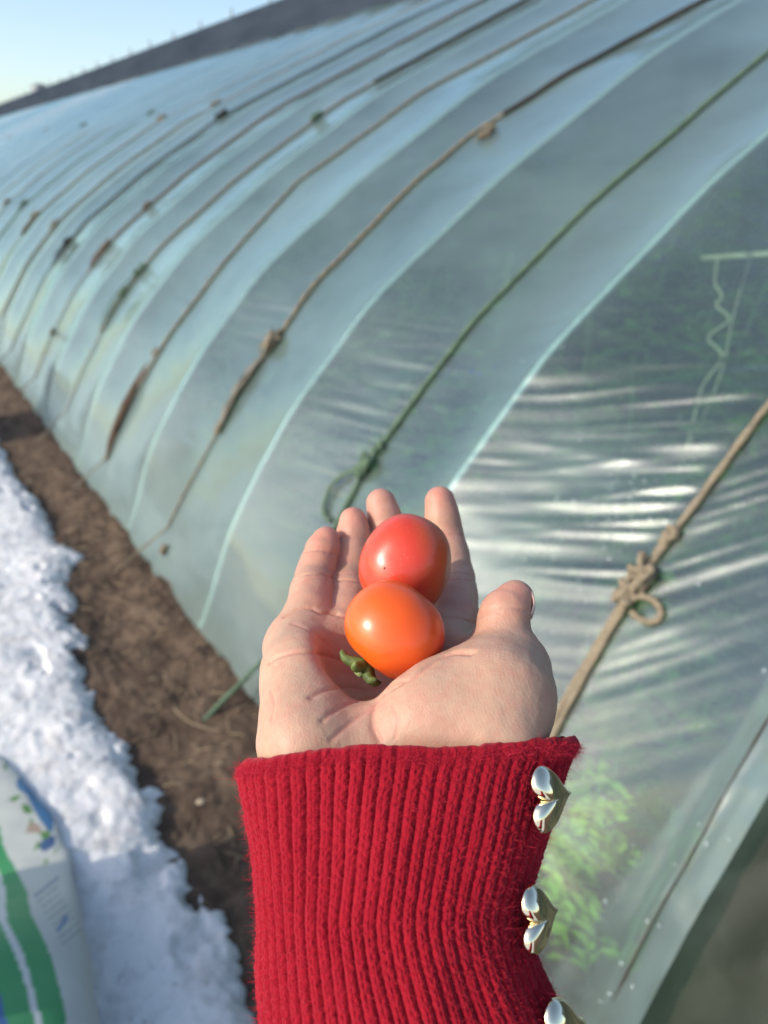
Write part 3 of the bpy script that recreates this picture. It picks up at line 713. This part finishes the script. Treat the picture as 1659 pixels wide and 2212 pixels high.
# metacarpals and heel
wr = {'pinky': P(655, 1600, .264), 'ring': P(760, 1610, .270), 'middle': P(880, 1610, .270), 'index': P(985, 1600, .268)}
for nm, js in fing.items():
    fl.cap(wr[nm], K(*js[0][:3]), .0125, js[0][3], .012)
fl.cap(P(790, 1690, .262), P(960, 1690, .262), .017, .017, .016)
fl.cap(P(665, 1612, .256), P(656, 1450, .288), .0152, .0125, .012)       # little-finger side mound
fl.cap(K(262, 880, .313), P(656, 1450, .288), .0098, .0125, .010)
# thenar mound and thumb
fl.cap(P(1075, 1585, .253), P(1085, 1500, .262), .0155, .0148, .010)
fl.ell(P(1002, 1528, .263), frame(PN, np.array([1, .25, -.35])), (.0320, .0215, .0185), .010)
fl.ell(P(1060, 1470, .271), frame(PN, np.array([.5, .5, -.8])), (.0190, .0138, .0140), .008)
fl.cap(P(1085, 1500, .262), K(1312, 975, .276), .0146, .0104, .009)
fl.cap(K(1312, 975, .276), K(1280, 830, .282), .0100, .0080, .006)
fl.cap(K(1280, 830, .282), K(1278, 725, .285), .0080, .0083, .004)
fl.cap(K(1276, 725, .285), K(1322, 648, .288), .0085, .0067, .004)
fl.cap(K(1300, 690, .285), K(1345, 632, .289), .0072, .0056, .004)
fl.cap(K(1312, 975, .278), K(950, 900, .313), .0085, .0085, .012)        # web to the index
# forearm inside the sleeve, down to the elbow
AX = np.array([0, -.958, .287]); NX = np.array([0, .287, .958]); C0 = P(872, 1620, .257)
fl.cap(P(790, 1680, .262), C0+AX*.10+np.array([-.012, 0, 0]), .017, .020, .012); fl.cap(P(960, 1680, .262), C0+AX*.10+np.array([.012, 0, 0]), .017, .020, .012)
fl.cap(P(790, 1680, .262), P(960, 1680, .262), .018, .018, .012)
# fingers are kept apart from one another and only melt into the palm
pal = fl.f.copy(); fl.f[:] = .05; fs = None
for nm, js in fing.items():
    fl.f[:] = .05
    pts = [K(*j[:3]) for j in js]; rr = [j[3] for j in js]
    for i in range(4): fl.cap(pts[i], pts[i+1], rr[i], rr[i+1], .0025)
    for i in (1, 2, 3):      # soft pads between the joints, on the palm side
        a, b = pts[i], pts[i+1]; ax = b-a; L = np.linalg.norm(ax); c = (a+b)/2; nn = np.array([0, .25, 1.]); nn -= ax*ax.dot(nn)/L/L; nn /= np.linalg.norm(nn)
        r_ = (rr[i]+rr[i+1])/2; c = c+nn*r_*.22; 
        fl.ell(c, frame(ax, np.array([1., 0, 0])), (r_*.93, r_*.90, L*.50), .004)
    if fs is None: fs = fl.f.copy()
    else:
        k = .0010; h_ = np.clip(.5+.5*(fs-fl.f)/k, 0, 1); fs = fs*(1-h_)+fl.f*h_-k*h_*(1-h_)
k = .009; h_ = np.clip(.5+.5*(pal-fs)/k, 0, 1); fl.f = (pal*(1-h_)+fs*h_-k*h_*(1-h_)).astype(np.float32); del pal, fs, h_
# hollow of the palm
fl.ell(K(640, 1010, .291)+PN*.012, frame(PN, np.array([1., 0, 0])), (.019, .020, .0165), .010, True)
# creases
creases = [
 ([(300, 408), (340, 400), (385, 402), (450, 418)], .0007, .0009), ([(245, 552), (300, 520), (380, 518), (450, 540)], .0009, .0010), ([(262, 565), (320, 540), (380, 538), (440, 556)], .0005, .0007),
 ([(200, 728), (270, 692), (330, 688), (385, 712), (455, 712)], .0011, .0011),
 ([(465, 352), (500, 338), (550, 334), (612, 350)], .0006, .0009), ([(450, 556), (500, 546), (575, 560)], .0008, .0009), ([(450, 528), (510, 512), (575, 520)], .0006, .0008), ([(448, 715), (500, 730), (560, 745)], .001, .0011),
 ([(610, 300), (680, 285), (780, 295)], .0006, .0009),
 ([(890, 330), (960, 318), (1020, 318), (1078, 328)], .0006, .0009), ([(1000, 520), (1060, 510), (1124, 524)], .0008, .0009), ([(1000, 552), (1060, 545), (1128, 552)], .0006, .0008), ([(950, 735), (1000, 728), (1060, 735), (1148, 762)], .0010, .0011),
 ([(1158, 716), (1200, 695), (1250, 685), (1310, 684), (1395, 700)], .0007, .0009), ([(1150, 735), (1200, 712), (1260, 704)], .0004, .0007),
 ([(130, 950), (170, 925), (230, 908), (300, 903), (360, 908), (430, 925), (500, 952)], .0010, .0012),
 ([(330, 1125), (380, 1098), (450, 1078), (520, 1072), (600, 1082), (670, 1075)], .0010, .0013),
 ([(1120, 908), (1040, 905), (980, 922), (920, 955), (850, 1010), (780, 1052), (700, 1098), (650, 1150), (633, 1215), (640, 1280), (665, 1340)], .0013, .0015),
 ([(385, 1238), (450, 1190), (520, 1155), (600, 1130), (650, 1122)], .0008, .0012), ([(430, 1335), (500, 1270), (570, 1215), (630, 1180)], .0007, .0012),
 ([(700, 1100), (730, 1060), (800, 1035)], .0006, .001), ([(240, 760), (330, 800), (420, 870)], .0004, .0015), ([(130, 1085), (150, 1150), (140, 1230)], .0004, .001),
 ([(730, 1160), (760, 1230), (750, 1320)], .0003, .001)]
cr = []
for pl, A_, w_ in creases:
    q = smoothpath([(x, y, 0) for x, y in pl], 14); pp = [fl.hitpx(x, y) for x, y, _ in q]; pp = [p for p in pp if p is not None]
    if len(pp) > 3: cr.append((np.array(pp), A_, w_))
hv, hf = fl.mesh()
nrm = fl.grad(hv); dis = np.zeros(len(hv)); flush = np.zeros(len(hv))
for pp, A_, w_ in cr:
    lo, hi = pp.min(0)-.006, pp.max(0)+.006; m_ = np.all((hv > lo) & (hv < hi), axis=1); ii = np.where(m_)[0]; d = np.full(len(ii), 1.)
    for a, b in zip(pp[:-1], pp[1:]):
        if np.linalg.norm(b-a) > .006: continue
        ab = b-a; t = np.clip(((hv[ii]-a) @ ab)/(ab.dot(ab)+1e-12), 0, 1); d = np.minimum(d, np.linalg.norm(hv[ii]-a-t[:, None]*ab, axis=1))
    g = np.exp(-(d/(.78*w_))**2); rim = np.exp(-((d-2.1*w_)/(1.3*w_))**2)
    dis[ii] += -.68*A_*g+.05*A_*rim; flush[ii] = np.maximum(flush[ii], .42*g)
for nm, js in fing.items():
    pts = [K(*j[:3]) for j in js]
    d = np.linalg.norm(hv-pts[4], axis=1); flush = np.maximum(flush, .85*np.exp(-(d/.013)**2))
    for i, (a, b) in enumerate(zip(pts[:-1], pts[1:])):
        ab = b-a; t = np.clip(((hv-a) @ ab)/ab.dot(ab), 0, 1); d = np.linalg.norm(hv-a-t[:, None]*ab, axis=1); flush = np.maximum(flush, .38*sstep(.014, .008, d))
d = np.linalg.norm(hv-K(1322, 648, .288), axis=1); flush = np.maximum(flush, .6*np.exp(-(d/.016)**2))
flush = np.clip(flush+.18*fbm(hv[:, 0]*90, hv[:, 1]*90, hv[:, 2]*90, 3, 90), 0, 1)
# fine skin relief on the thenar mound: crossing diagonal lines
hv = hv+nrm*(dis+.00012*fbm(hv[:, 0]*260, hv[:, 1]*260, hv[:, 2]*260, 2, 95))[:, None]
PR = empty('person', (.05, .06, .9), 'person holding out one open hand in a red knitted sleeve with two tomatoes', 'person')
SK = Mat('skin'); a_ = SK.new('ShaderNodeAttribute', attribute_name='flush'); n = SK.noise(70, 4, .6); n4 = SK.noise(420, 3, .6)
c = SK.mix(a_.outputs['Fac'], (.485, .300, .206), (.58, .21, .158)); c = SK.mix(SK.math('MULTIPLY', SK.ramp(n, (.35, (0,)*3), (.65, (1,)*3)), .35), c, (.52, .36, .26)); c = SK.mix(SK.math('MULTIPLY', SK.ramp(SK.noise(210, 4, .65), (.42, (0,)*3), (.66, (1,)*3)), .34), c, (.50, .20, .155)); SK.col(c)
SK.set(Roughness=.48, Subsurface_Weight=.28, Subsurface_Scale=.006); SK.b.inputs['Subsurface Radius'].default_value = (1, .35, .2); SK.b.inputs['Specular IOR Level'].default_value = .35
wv = SK.new('ShaderNodeTexWave'); wv.inputs['Scale'].default_value = 320; wv.inputs['Distortion'].default_value = 3.5; wv.inputs['Detail'].default_value = 2
mp = SK.new('ShaderNodeMapping'); mp.inputs['Rotation'].default_value = (.4, .7, .9); SK.l.new(SK.coord(), mp.inputs[0]); SK.l.new(mp.outputs[0], wv.inputs[0])
vo = SK.new('ShaderNodeTexVoronoi', feature='DISTANCE_TO_EDGE'); vo.inputs['Scale'].default_value = 900; SK.l.new(SK.coord(), vo.inputs[0])
hgt = SK.math('ADD', SK.math('MULTIPLY', wv.outputs['Fac'], .12), SK.math('ADD', n4, SK.math('MULTIPLY', vo.outputs[0], .8)))
SK.bump(hgt, .42, .00034)
HO = meshobj('hand_and_forearm', W(hv), hf, SK.m, PR); attr(HO, 'flush', flush)
# thumb nail, seen edge-on at the right of the tip
t = np.linspace(-1, 1, 15); uu = np.linspace(0, 1, 13); Tn, Un = np.meshgrid(t, uu, indexing='ij')
a0, a1 = K(1330, 700, .2865), K(1368, 612, .2895); axn = a1-a0; sdn = np.array([.10, .06, 1.]); sdn -= axn*axn.dot(sdn)/axn.dot(axn); sdn /= np.linalg.norm(sdn); nn = np.cross(sdn, axn); nn /= np.linalg.norm(nn); nn = nn if nn[0] > 0 else -nn
wd = .0062*(1-.25*Un**4); pn = a0+Un[..., None]*axn*1.12+(Tn*wd)[..., None]*sdn+((.0066-.0024*Tn**2-.0035*Un+.0012*np.sin(Un*3))[..., None])*nn
NM = Mat('nail'); NM.col(NM.ramp(NM.noise(60, 2), (.3, (.56, .36, .31)), (.7, (.62, .43, .37)))); NM.set(Roughness=.25)
nail = meshobj('thumbnail', W(pn.reshape(-1, 3)), gridf(15, 13), NM.m, PR); q = nail.modifiers.new('thickness', 'SOLIDIFY'); q.thickness = .0006; q.offset = 0

# ------------------------------------------------------------------ sleeve
sv = np.array([-.004, 0, .0105, .03, .0465, .0588, .08, .10, .14, .26]); xl = np.array([-.0535, -.0533, -.0508, -.0477, -.0460, -.0448, -.0432, -.042, -.040, -.050]); xr = np.array([.0605, .0590, .0525, .0435, .0365, .0405, .0505, .055, .058, .062])
bb = np.array([.0255, .0255, .0265, .0290, .030, .030, .030, .031, .036, .048])
def sect(s):
    s_ = np.clip(s, -.004, .26); e = .004
    f_ = lambda a: (np.interp(s_-e, sv, a)+np.interp(s_, sv, a)*2+np.interp(s_+e, sv, a))/4
    L_, R_ = f_(xl), f_(xr); return (L_+R_)/2, (R_-L_)/2, f_(bb)
NU = 1050
thu = np.arange(NU)/NU*2*math.pi
# equal arc-length columns round a rounded-flat section
def section_xy(th): 
    c_, s_ = np.cos(th), np.sin(th); return np.sign(c_)*np.abs(c_)**.98, np.sign(s_)*np.abs(s_)**.96
tt = np.linspace(0, 2*math.pi, 4001); qx, qy = section_xy(tt); ar = np.r_[0, np.cumsum(np.hypot(np.diff(qx)*.052, np.diff(qy)*.028))]; PER = ar[-1]
thu = np.interp(np.arange(NU)/NU*PER, ar, tt)
cxs, sns = section_xy(thu); uarc = np.arange(NU)/NU*PER
ss1 = graded([(0, .102, .00036), (.102, .26, .002)])
S1, I1 = np.meshgrid(ss1, np.arange(NU), indexing='ij')
def sleeve_pt(s, ct, st, inset=0):
    cx_, a_, b_ = sect(s)
    front = np.clip(st, 0, 1)
    dip = -.0065*np.exp(-((ct+1.0)/.55)**2)*0
    # the rim runs lower at the left and rises to the right; it fades down the sleeve
    rim = (.0045*sstep(-.1, -1, ct)-.0012*sstep(.2, 1.0, ct))*sstep(.06, 0, s)+.0007*np.sin(ct*5+1)*sstep(.03, 0, s)
    s2 = s+rim
    return C0+np.array([1., 0, 0])*(cx_+(a_-inset)*ct)[..., None]+AX*s2[..., None]+NX*((b_-inset)*st)[..., None]
ct = np.broadcast_to(cxs, S1.shape); st = np.broadcast_to(sns, S1.shape); ua = np.broadcast_to(uarc, S1.shape)
base_p = sleeve_pt(S1, ct, st)
# outward normal of the smooth tube
du = np.roll(base_p, -1, 1)-np.roll(base_p, 1, 1); dv = np.gradient(base_p, axis=0); nrm = np.cross(du, dv); nrm /= np.linalg.norm(nrm, axis=-1, keepdims=True)+1e-12
if (nrm[5, NU//4] @ NX) < 0: nrm = -nrm
RIB = PER/round(PER/.0044)
ph = ua/RIB+.10*vn(S1*38, ua*55, 0, 101)+.05*vn(S1*130, ua*120, 0, 102)
fr_ = ph-np.floor(ph); x1 = np.abs(fr_-.5)*2                       # 0 on the rib crest, 1 in the valley
rib = np.sqrt(np.clip(1-(x1*.98)**2.4, 0, 1))
row = .0027; sg_ = np.sign(fr_-.5)
ph2 = S1/row+.55*x1+.12*vn(np.floor(ph)*3.3, S1*60, 0, 103)+(np.floor(ph) % 2)*.4
st1 = np.abs(np.sin(math.pi*ph2))**.7                              # chevron stitches either side of the crest
split = np.exp(-((fr_-.5)/.07)**2)
soft = .55+.45*sstep(1.02, .55, ct)                                # ribs pressed flatter near the button side
hgt = .0021*rib*(.8+.2*vn(S1*40, ua*60, 0, 109))*soft+.00042*st1*(1-x1*.8)-.00028*split+.00022*fbm(ua*900, S1*900, 0, 2, 104)+.00016*vn(ua*3000, S1*2600, 0, 105)
hgt = hgt+.0016*fbm(ct*2.2, S1*30, 0, 2, 106)                      # soft folds
hgt = np.where(S1 < .004, hgt*(.38+.62*S1/.004)+.0004*(1-(S1/.004))*vn(ua*700, 0, 0, 107), hgt)
outer = base_p+nrm*hgt[..., None]
# rolled rim and inside wall
ri = []
for a in np.linspace(0, math.pi, 9)[1:]:
    ri.append(base_p[0]+nrm[0]*(-.0016+.0016*math.cos(a)+hgt[0]*max(0, math.cos(a)))[..., None]-AX*(.0020*math.sin(a)*(1+.25*vn(uarc*500, a, 0, 108)))[:, None])
for s in (.006, .015, .03, .05): ri.append(sleeve_pt(np.full(NU, s), cxs, sns, .0034))
allp = np.concatenate([np.array(ri[::-1]), outer], 0)
mS = Mat('red_wool'); n = mS.noise(1300, 3, .6); c = mS.mix(n, (.15, .0015, .007), (.36, .007, .020)); c = mS.mix(mS.math('MULTIPLY', mS.noise(40, 3), .3), c, (.42, .014, .030)); mS.col(c)
mS.set(Roughness=.95, Sheen_Weight=.28, Sheen_Roughness=.5); mS.b.inputs['Sheen Tint'].default_value = (1, .35, .40, 1); mS.b.inputs['Specular IOR Level'].default_value = .12
mS.bump(mS.noise(2200, 2), .5, .0005)
nr = allp.shape[0]; ff_ = gridf(nr, NU); 
ff_ = np.concatenate([ff_, np.stack([np.arange(nr-1)*NU+NU-1, np.arange(1, nr)*NU+NU-1, np.arange(1, nr)*NU, np.arange(nr-1)*NU], -1)])
SL = meshobj('knitted_sleeve', W(allp.reshape(-1, 3)), ff_, mS.m, PR)
# upper arm of the cardigan, running back to the shoulder outside the picture
e0 = W(C0+AX*.245); sh = np.array([-.03, -.33, 1.20]); q = smoothpath([e0+np.array([0, 0, .02]), e0+np.array([.0, -.05, -.03]), (e0+sh)/2+np.array([.02, -.02, -.07]), sh], 10)
tv, tf = tube(q, np.interp(np.linspace(0, 1, len(q)), [0, .3, 1], [.052, .056, .066]), 40); meshobj('cardigan_arm', tv, tf, mS.m, PR)
# fuzz
rs = np.random.RandomState(12); NH = 34000; ni = 1+(rs.rand(NH)**1.15*270).astype(int); ui = rs.randint(0, NU, NH)
ed_ = rs.rand(NH) < .22; ni[ed_] = rs.randint(0, 10, ed_.sum())
p0 = outer[ni, ui]; n0 = nrm[ni, ui]; m_ = (p0-C0) @ NX > -.020; p0, n0 = p0[m_], n0[m_]; NH = len(p0)
ln = .0007+.0022*rs.rand(NH)**2.2+.003*(rs.rand(NH) < .008); dr = n0+rs.normal(0, .75, (NH, 3)); dr /= np.linalg.norm(dr, axis=1)[:, None]; c2 = rs.normal(0, .6, (NH, 3))
pts = np.stack([p0-n0*.0002+dr*(ln*q)[:, None]+c2*(ln*q*q)[:, None]*.8 for q in (0, .33, .66, 1)], 1)
hc = bpy.data.hair_curves.new('fuzz'); hc.add_curves([4]*NH)
wp = W(pts.reshape(-1, 3))-ROOT['person']
hc.attributes['position'].data.foreach_set('vector', wp.astype(np.float32).ravel())
ra = hc.attributes.get('radius') or hc.attributes.new('radius', 'FLOAT', 'POINT'); ra.data.foreach_set('value', np.tile(np.array([3.2e-5, 3e-5, 2.4e-5, 1.2e-5], np.float32), NH))
mF = Mat('wool_fibre'); mF.set(Base_Color=(.56, .03, .06, 1), Roughness=.9); mF.b.inputs['Specular IOR Level'].default_value = .1
hc.materials.append(mF.m); fo = bpy.data.objects.new('wool_fuzz', hc); C.objects.link(fo); fo.parent = SL; tag(fo, kind='stuff')
# heart buttons on the placket
GO = Mat('gold'); GO.set(Metallic=1.0, Roughness=.035, Base_Color=(.93, .82, .60, 1)); GO.bump(GO.noise(90, 2), .06, .001)
def heart(c, up, right, nn, size, depth):
    n1, n2 = 72, 22; V = []
    for i in range(n1):
        t = i/n1*2*math.pi
        hx = 16*math.sin(t)**3/17; hy = (13*math.cos(t)-5*math.cos(2*t)-2*math.cos(3*t)-math.cos(4*t))/17
        for j in range(n2):
            a = j/(n2-1)*math.pi; rr_ = math.sin(a)**.8; zz_ = math.cos(a)
            V.append(c+right*(hx*rr_*size)+up*((hy*rr_-.12*(1-rr_))*size)+nn*(zz_*(depth if zz_ > 0 else depth*.25)*(1-.0*rr_)))
    return np.array(V)
for i, (px, py, d, yw) in enumerate([(1182, 1722, .2330, .85), (1157, 1980, .2260, .72), (1210, 2228, .220, .85)]):
    c = P(px, py, d); nn = np.array([math.cos(yw), .10, math.sin(yw)]); nn /= np.linalg.norm(nn)
    tip = np.cross(np.array([0, 1., 0]), nn); tip /= np.linalg.norm(tip); tip = -tip if tip[0] < 0 else tip; tip = tip-np.array([0, .04, 0]); sd = np.cross(nn, tip)
    hm = heart(c, -tip, sd, nn, .0105, .0042)
    bt = meshobj('heart_button', W(hm), gridf(72, 22, True), GO.m, PR)
    bt.parent = SL; 

# ------------------------------------------------------------------ tomatoes
def tomato(name, c, R, stem_dir, side, sq, dim, label, mat, seed, lump=0):
    n1, n2 = 160, 110; th = np.linspace(0, math.pi, n2); Th, Ph = np.meshgrid(th, np.arange(n1)/n1*2*math.pi, indexing='xy')
    z = stem_dir/np.linalg.norm(stem_dir); x = side-z*side.dot(z); x /= np.linalg.norm(x); y = np.cross(z, x)
    r = 1-dim*np.exp(-(Th/.42)**2)-.05*np.exp(-((math.pi-Th)/.30)**2)
    r = r*(1+.018*np.cos(3*Ph+seed)*np.sin(Th)**2+.012*np.cos(5*Ph+1)*np.exp(-(Th/.9)**2)*(Th/.9))
    d = np.stack([np.sin(Th)*np.cos(Ph), np.sin(Th)*np.sin(Ph), np.cos(Th)], -1)
    r = r*(1+lump*vn(d[..., 0]*1.3, d[..., 1]*1.3, d[..., 2]*1.3, seed))*R
    q = d*r[..., None]*np.array(sq); v = c+q[..., :1]*x+q[..., 1:2]*y+q[..., 2:]*z
    return v.reshape(-1, 3), gridf(n1, n2, True), (x, y, z)
def tmat(name, a, b_, c_, dirw, spots):
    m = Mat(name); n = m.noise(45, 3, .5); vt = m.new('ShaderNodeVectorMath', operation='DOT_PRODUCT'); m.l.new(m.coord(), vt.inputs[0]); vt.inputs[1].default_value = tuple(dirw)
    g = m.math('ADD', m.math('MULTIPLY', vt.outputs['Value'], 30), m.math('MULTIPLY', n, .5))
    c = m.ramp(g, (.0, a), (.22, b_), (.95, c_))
    vo = m.new('ShaderNodeTexVoronoi'); vo.inputs['Scale'].default_value = 620; m.l.new(m.coord(), vo.inputs[0])
    c = m.mix(m.math('MULTIPLY', m.ramp(vo.outputs[0], (.05, (1,)*3), (.22, (0,)*3)), spots), c, (1, .50, .25)); m.col(c)
    m.set(Roughness=.30, Subsurface_Weight=.30, Subsurface_Scale=.006, Coat_Weight=.25, Coat_Roughness=.07); m.b.inputs['Subsurface Radius'].default_value = (1, .35, .1)
    m.bump(m.noise(900, 2), .03, .0002); return m.m
def todir(v): v = np.asarray(v, float); return (v @ M.T)/np.linalg.norm(v)
cL = P(850, 1362, .2815); cU = P(876, 1221, .3110)
T1 = empty('tomato', W(cL), 'orange cherry tomato with a green calyx, resting lowest in the palm', 'tomato', 'cherry tomatoes held in the hand')
v, f, fr1 = tomato('t', cL, .0181, np.array([-.64, -.76, .16]), np.array([0, 0, 1.]), (1.04, 1.06, .95), .20, '', None, 2, .06)
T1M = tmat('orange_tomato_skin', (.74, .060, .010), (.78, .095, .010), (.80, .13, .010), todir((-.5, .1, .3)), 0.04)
meshobj('flesh', W(v), f, T1M, T1)
T2 = empty('tomato', W(cU), 'redder cherry tomato leaning on the fingers behind the orange one', 'tomato', 'cherry tomatoes held in the hand')
v, f, fr2 = tomato('t', cU, .0185, np.array([.35, .5, -.8]), np.array([1., 0, 0]), (1.05, 1.0, 1.04), .12, '', None, 5, .12); v = v*1.0; v[:, 1] = cU[1]+(v[:, 1]-cU[1])*1.07
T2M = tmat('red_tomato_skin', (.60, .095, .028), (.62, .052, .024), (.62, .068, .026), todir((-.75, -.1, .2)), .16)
meshobj('flesh', W(v), f, T2M, T2)
sc_ = []   # blossom scar
pS = P(900-27, 1231, .3080); 
dS = np.array([(829-876)/F*.308, -(1230-1212)/F*.308, 0]); _q = v[(v @ np.array([0, 0, 1.])) > cU[2]]; _px = 829.5-_q[:, 0]/_q[:, 2]*F; _py = 1106+_q[:, 1]/_q[:, 2]*F; pS = _q[np.argmin((_px-829)**2+(_py-1230)**2)]; dS = pS-cU
q = smoothpath([pS-dS*.02, pS+dS*.02+np.array([.0002, .0004, 0]), pS+dS*.035+np.array([.0003, .0010, 0])], 5)
tv, tf = tube(q, [.00034, .00034, .0003, .00026, .00024, .00022, .0002, .0002, .0002, .0002, .0001][:len(q)], 6)
meshobj('blossom_scar', W(tv), tf, simple('scar', (.16, .06, .02), (.30, .14, .05), 200, .8, 0), T2)
# calyx: stub and curled fleshy sepals
x_, y_, z_ = fr1; sp = cL+z_*.0146; CAL = simple('calyx_green', (.05, .085, .018), (.15, .20, .05), 420, .6, .6, .0004)
ps = []
for i in range(5):
    a = i/5*2*math.pi+.5; d = x_*math.cos(a)+y_*math.sin(a); L = [.0112, .0128, .0118, .0128, .0105][i]; ss = np.linspace(0, 1, 12)
    path = np.array([sp+z_*(.0006+.0036*math.sin(t*2.6))+d*(L*t*(1.05-.25*t)) for t in ss]); wdt = .0031*(ss+.2)**.35*(1-ss)**.6+.0001
    tv, tf = tube(path, wdt, 9, 0, 0); 
    tv = tv+vn(tv[:, 0]*900, tv[:, 1]*900, tv[:, 2]*900, i)[:, None]*.00035*d; ps.append((tv, tf))
st_ = meshobj('calyx', W(join(ps)[0]), join(ps)[1], CAL, T1)
q = np.array([sp+z_*t+x_*.0006*math.sin(t*300) for t in np.linspace(-.001, .0062, 8)]); tv, tf = tube(q, [.0017, .0017, .0016, .0016, .0018, .0019, .0019, .0015], 10)
so_ = meshobj('stem', W(tv), tf, simple('stem_green', (.20, .26, .08), (.30, .36, .14), 300, .6, .4, .0003), T1)
for nm_, c_, r_ in (('low', cL, .0176), ('up', cU, .0181)):
    d = np.random.RandomState(1).normal(size=(3000, 3)); d /= np.linalg.norm(d, axis=1)[:, None]; f_ = fl.sample(c_+d*r_); print('tomato', nm_, 'depth in hand', f_.min(), 'dir', d[f_.argmin()])
print('between tomatoes', np.linalg.norm(cL-cU)-.0357)
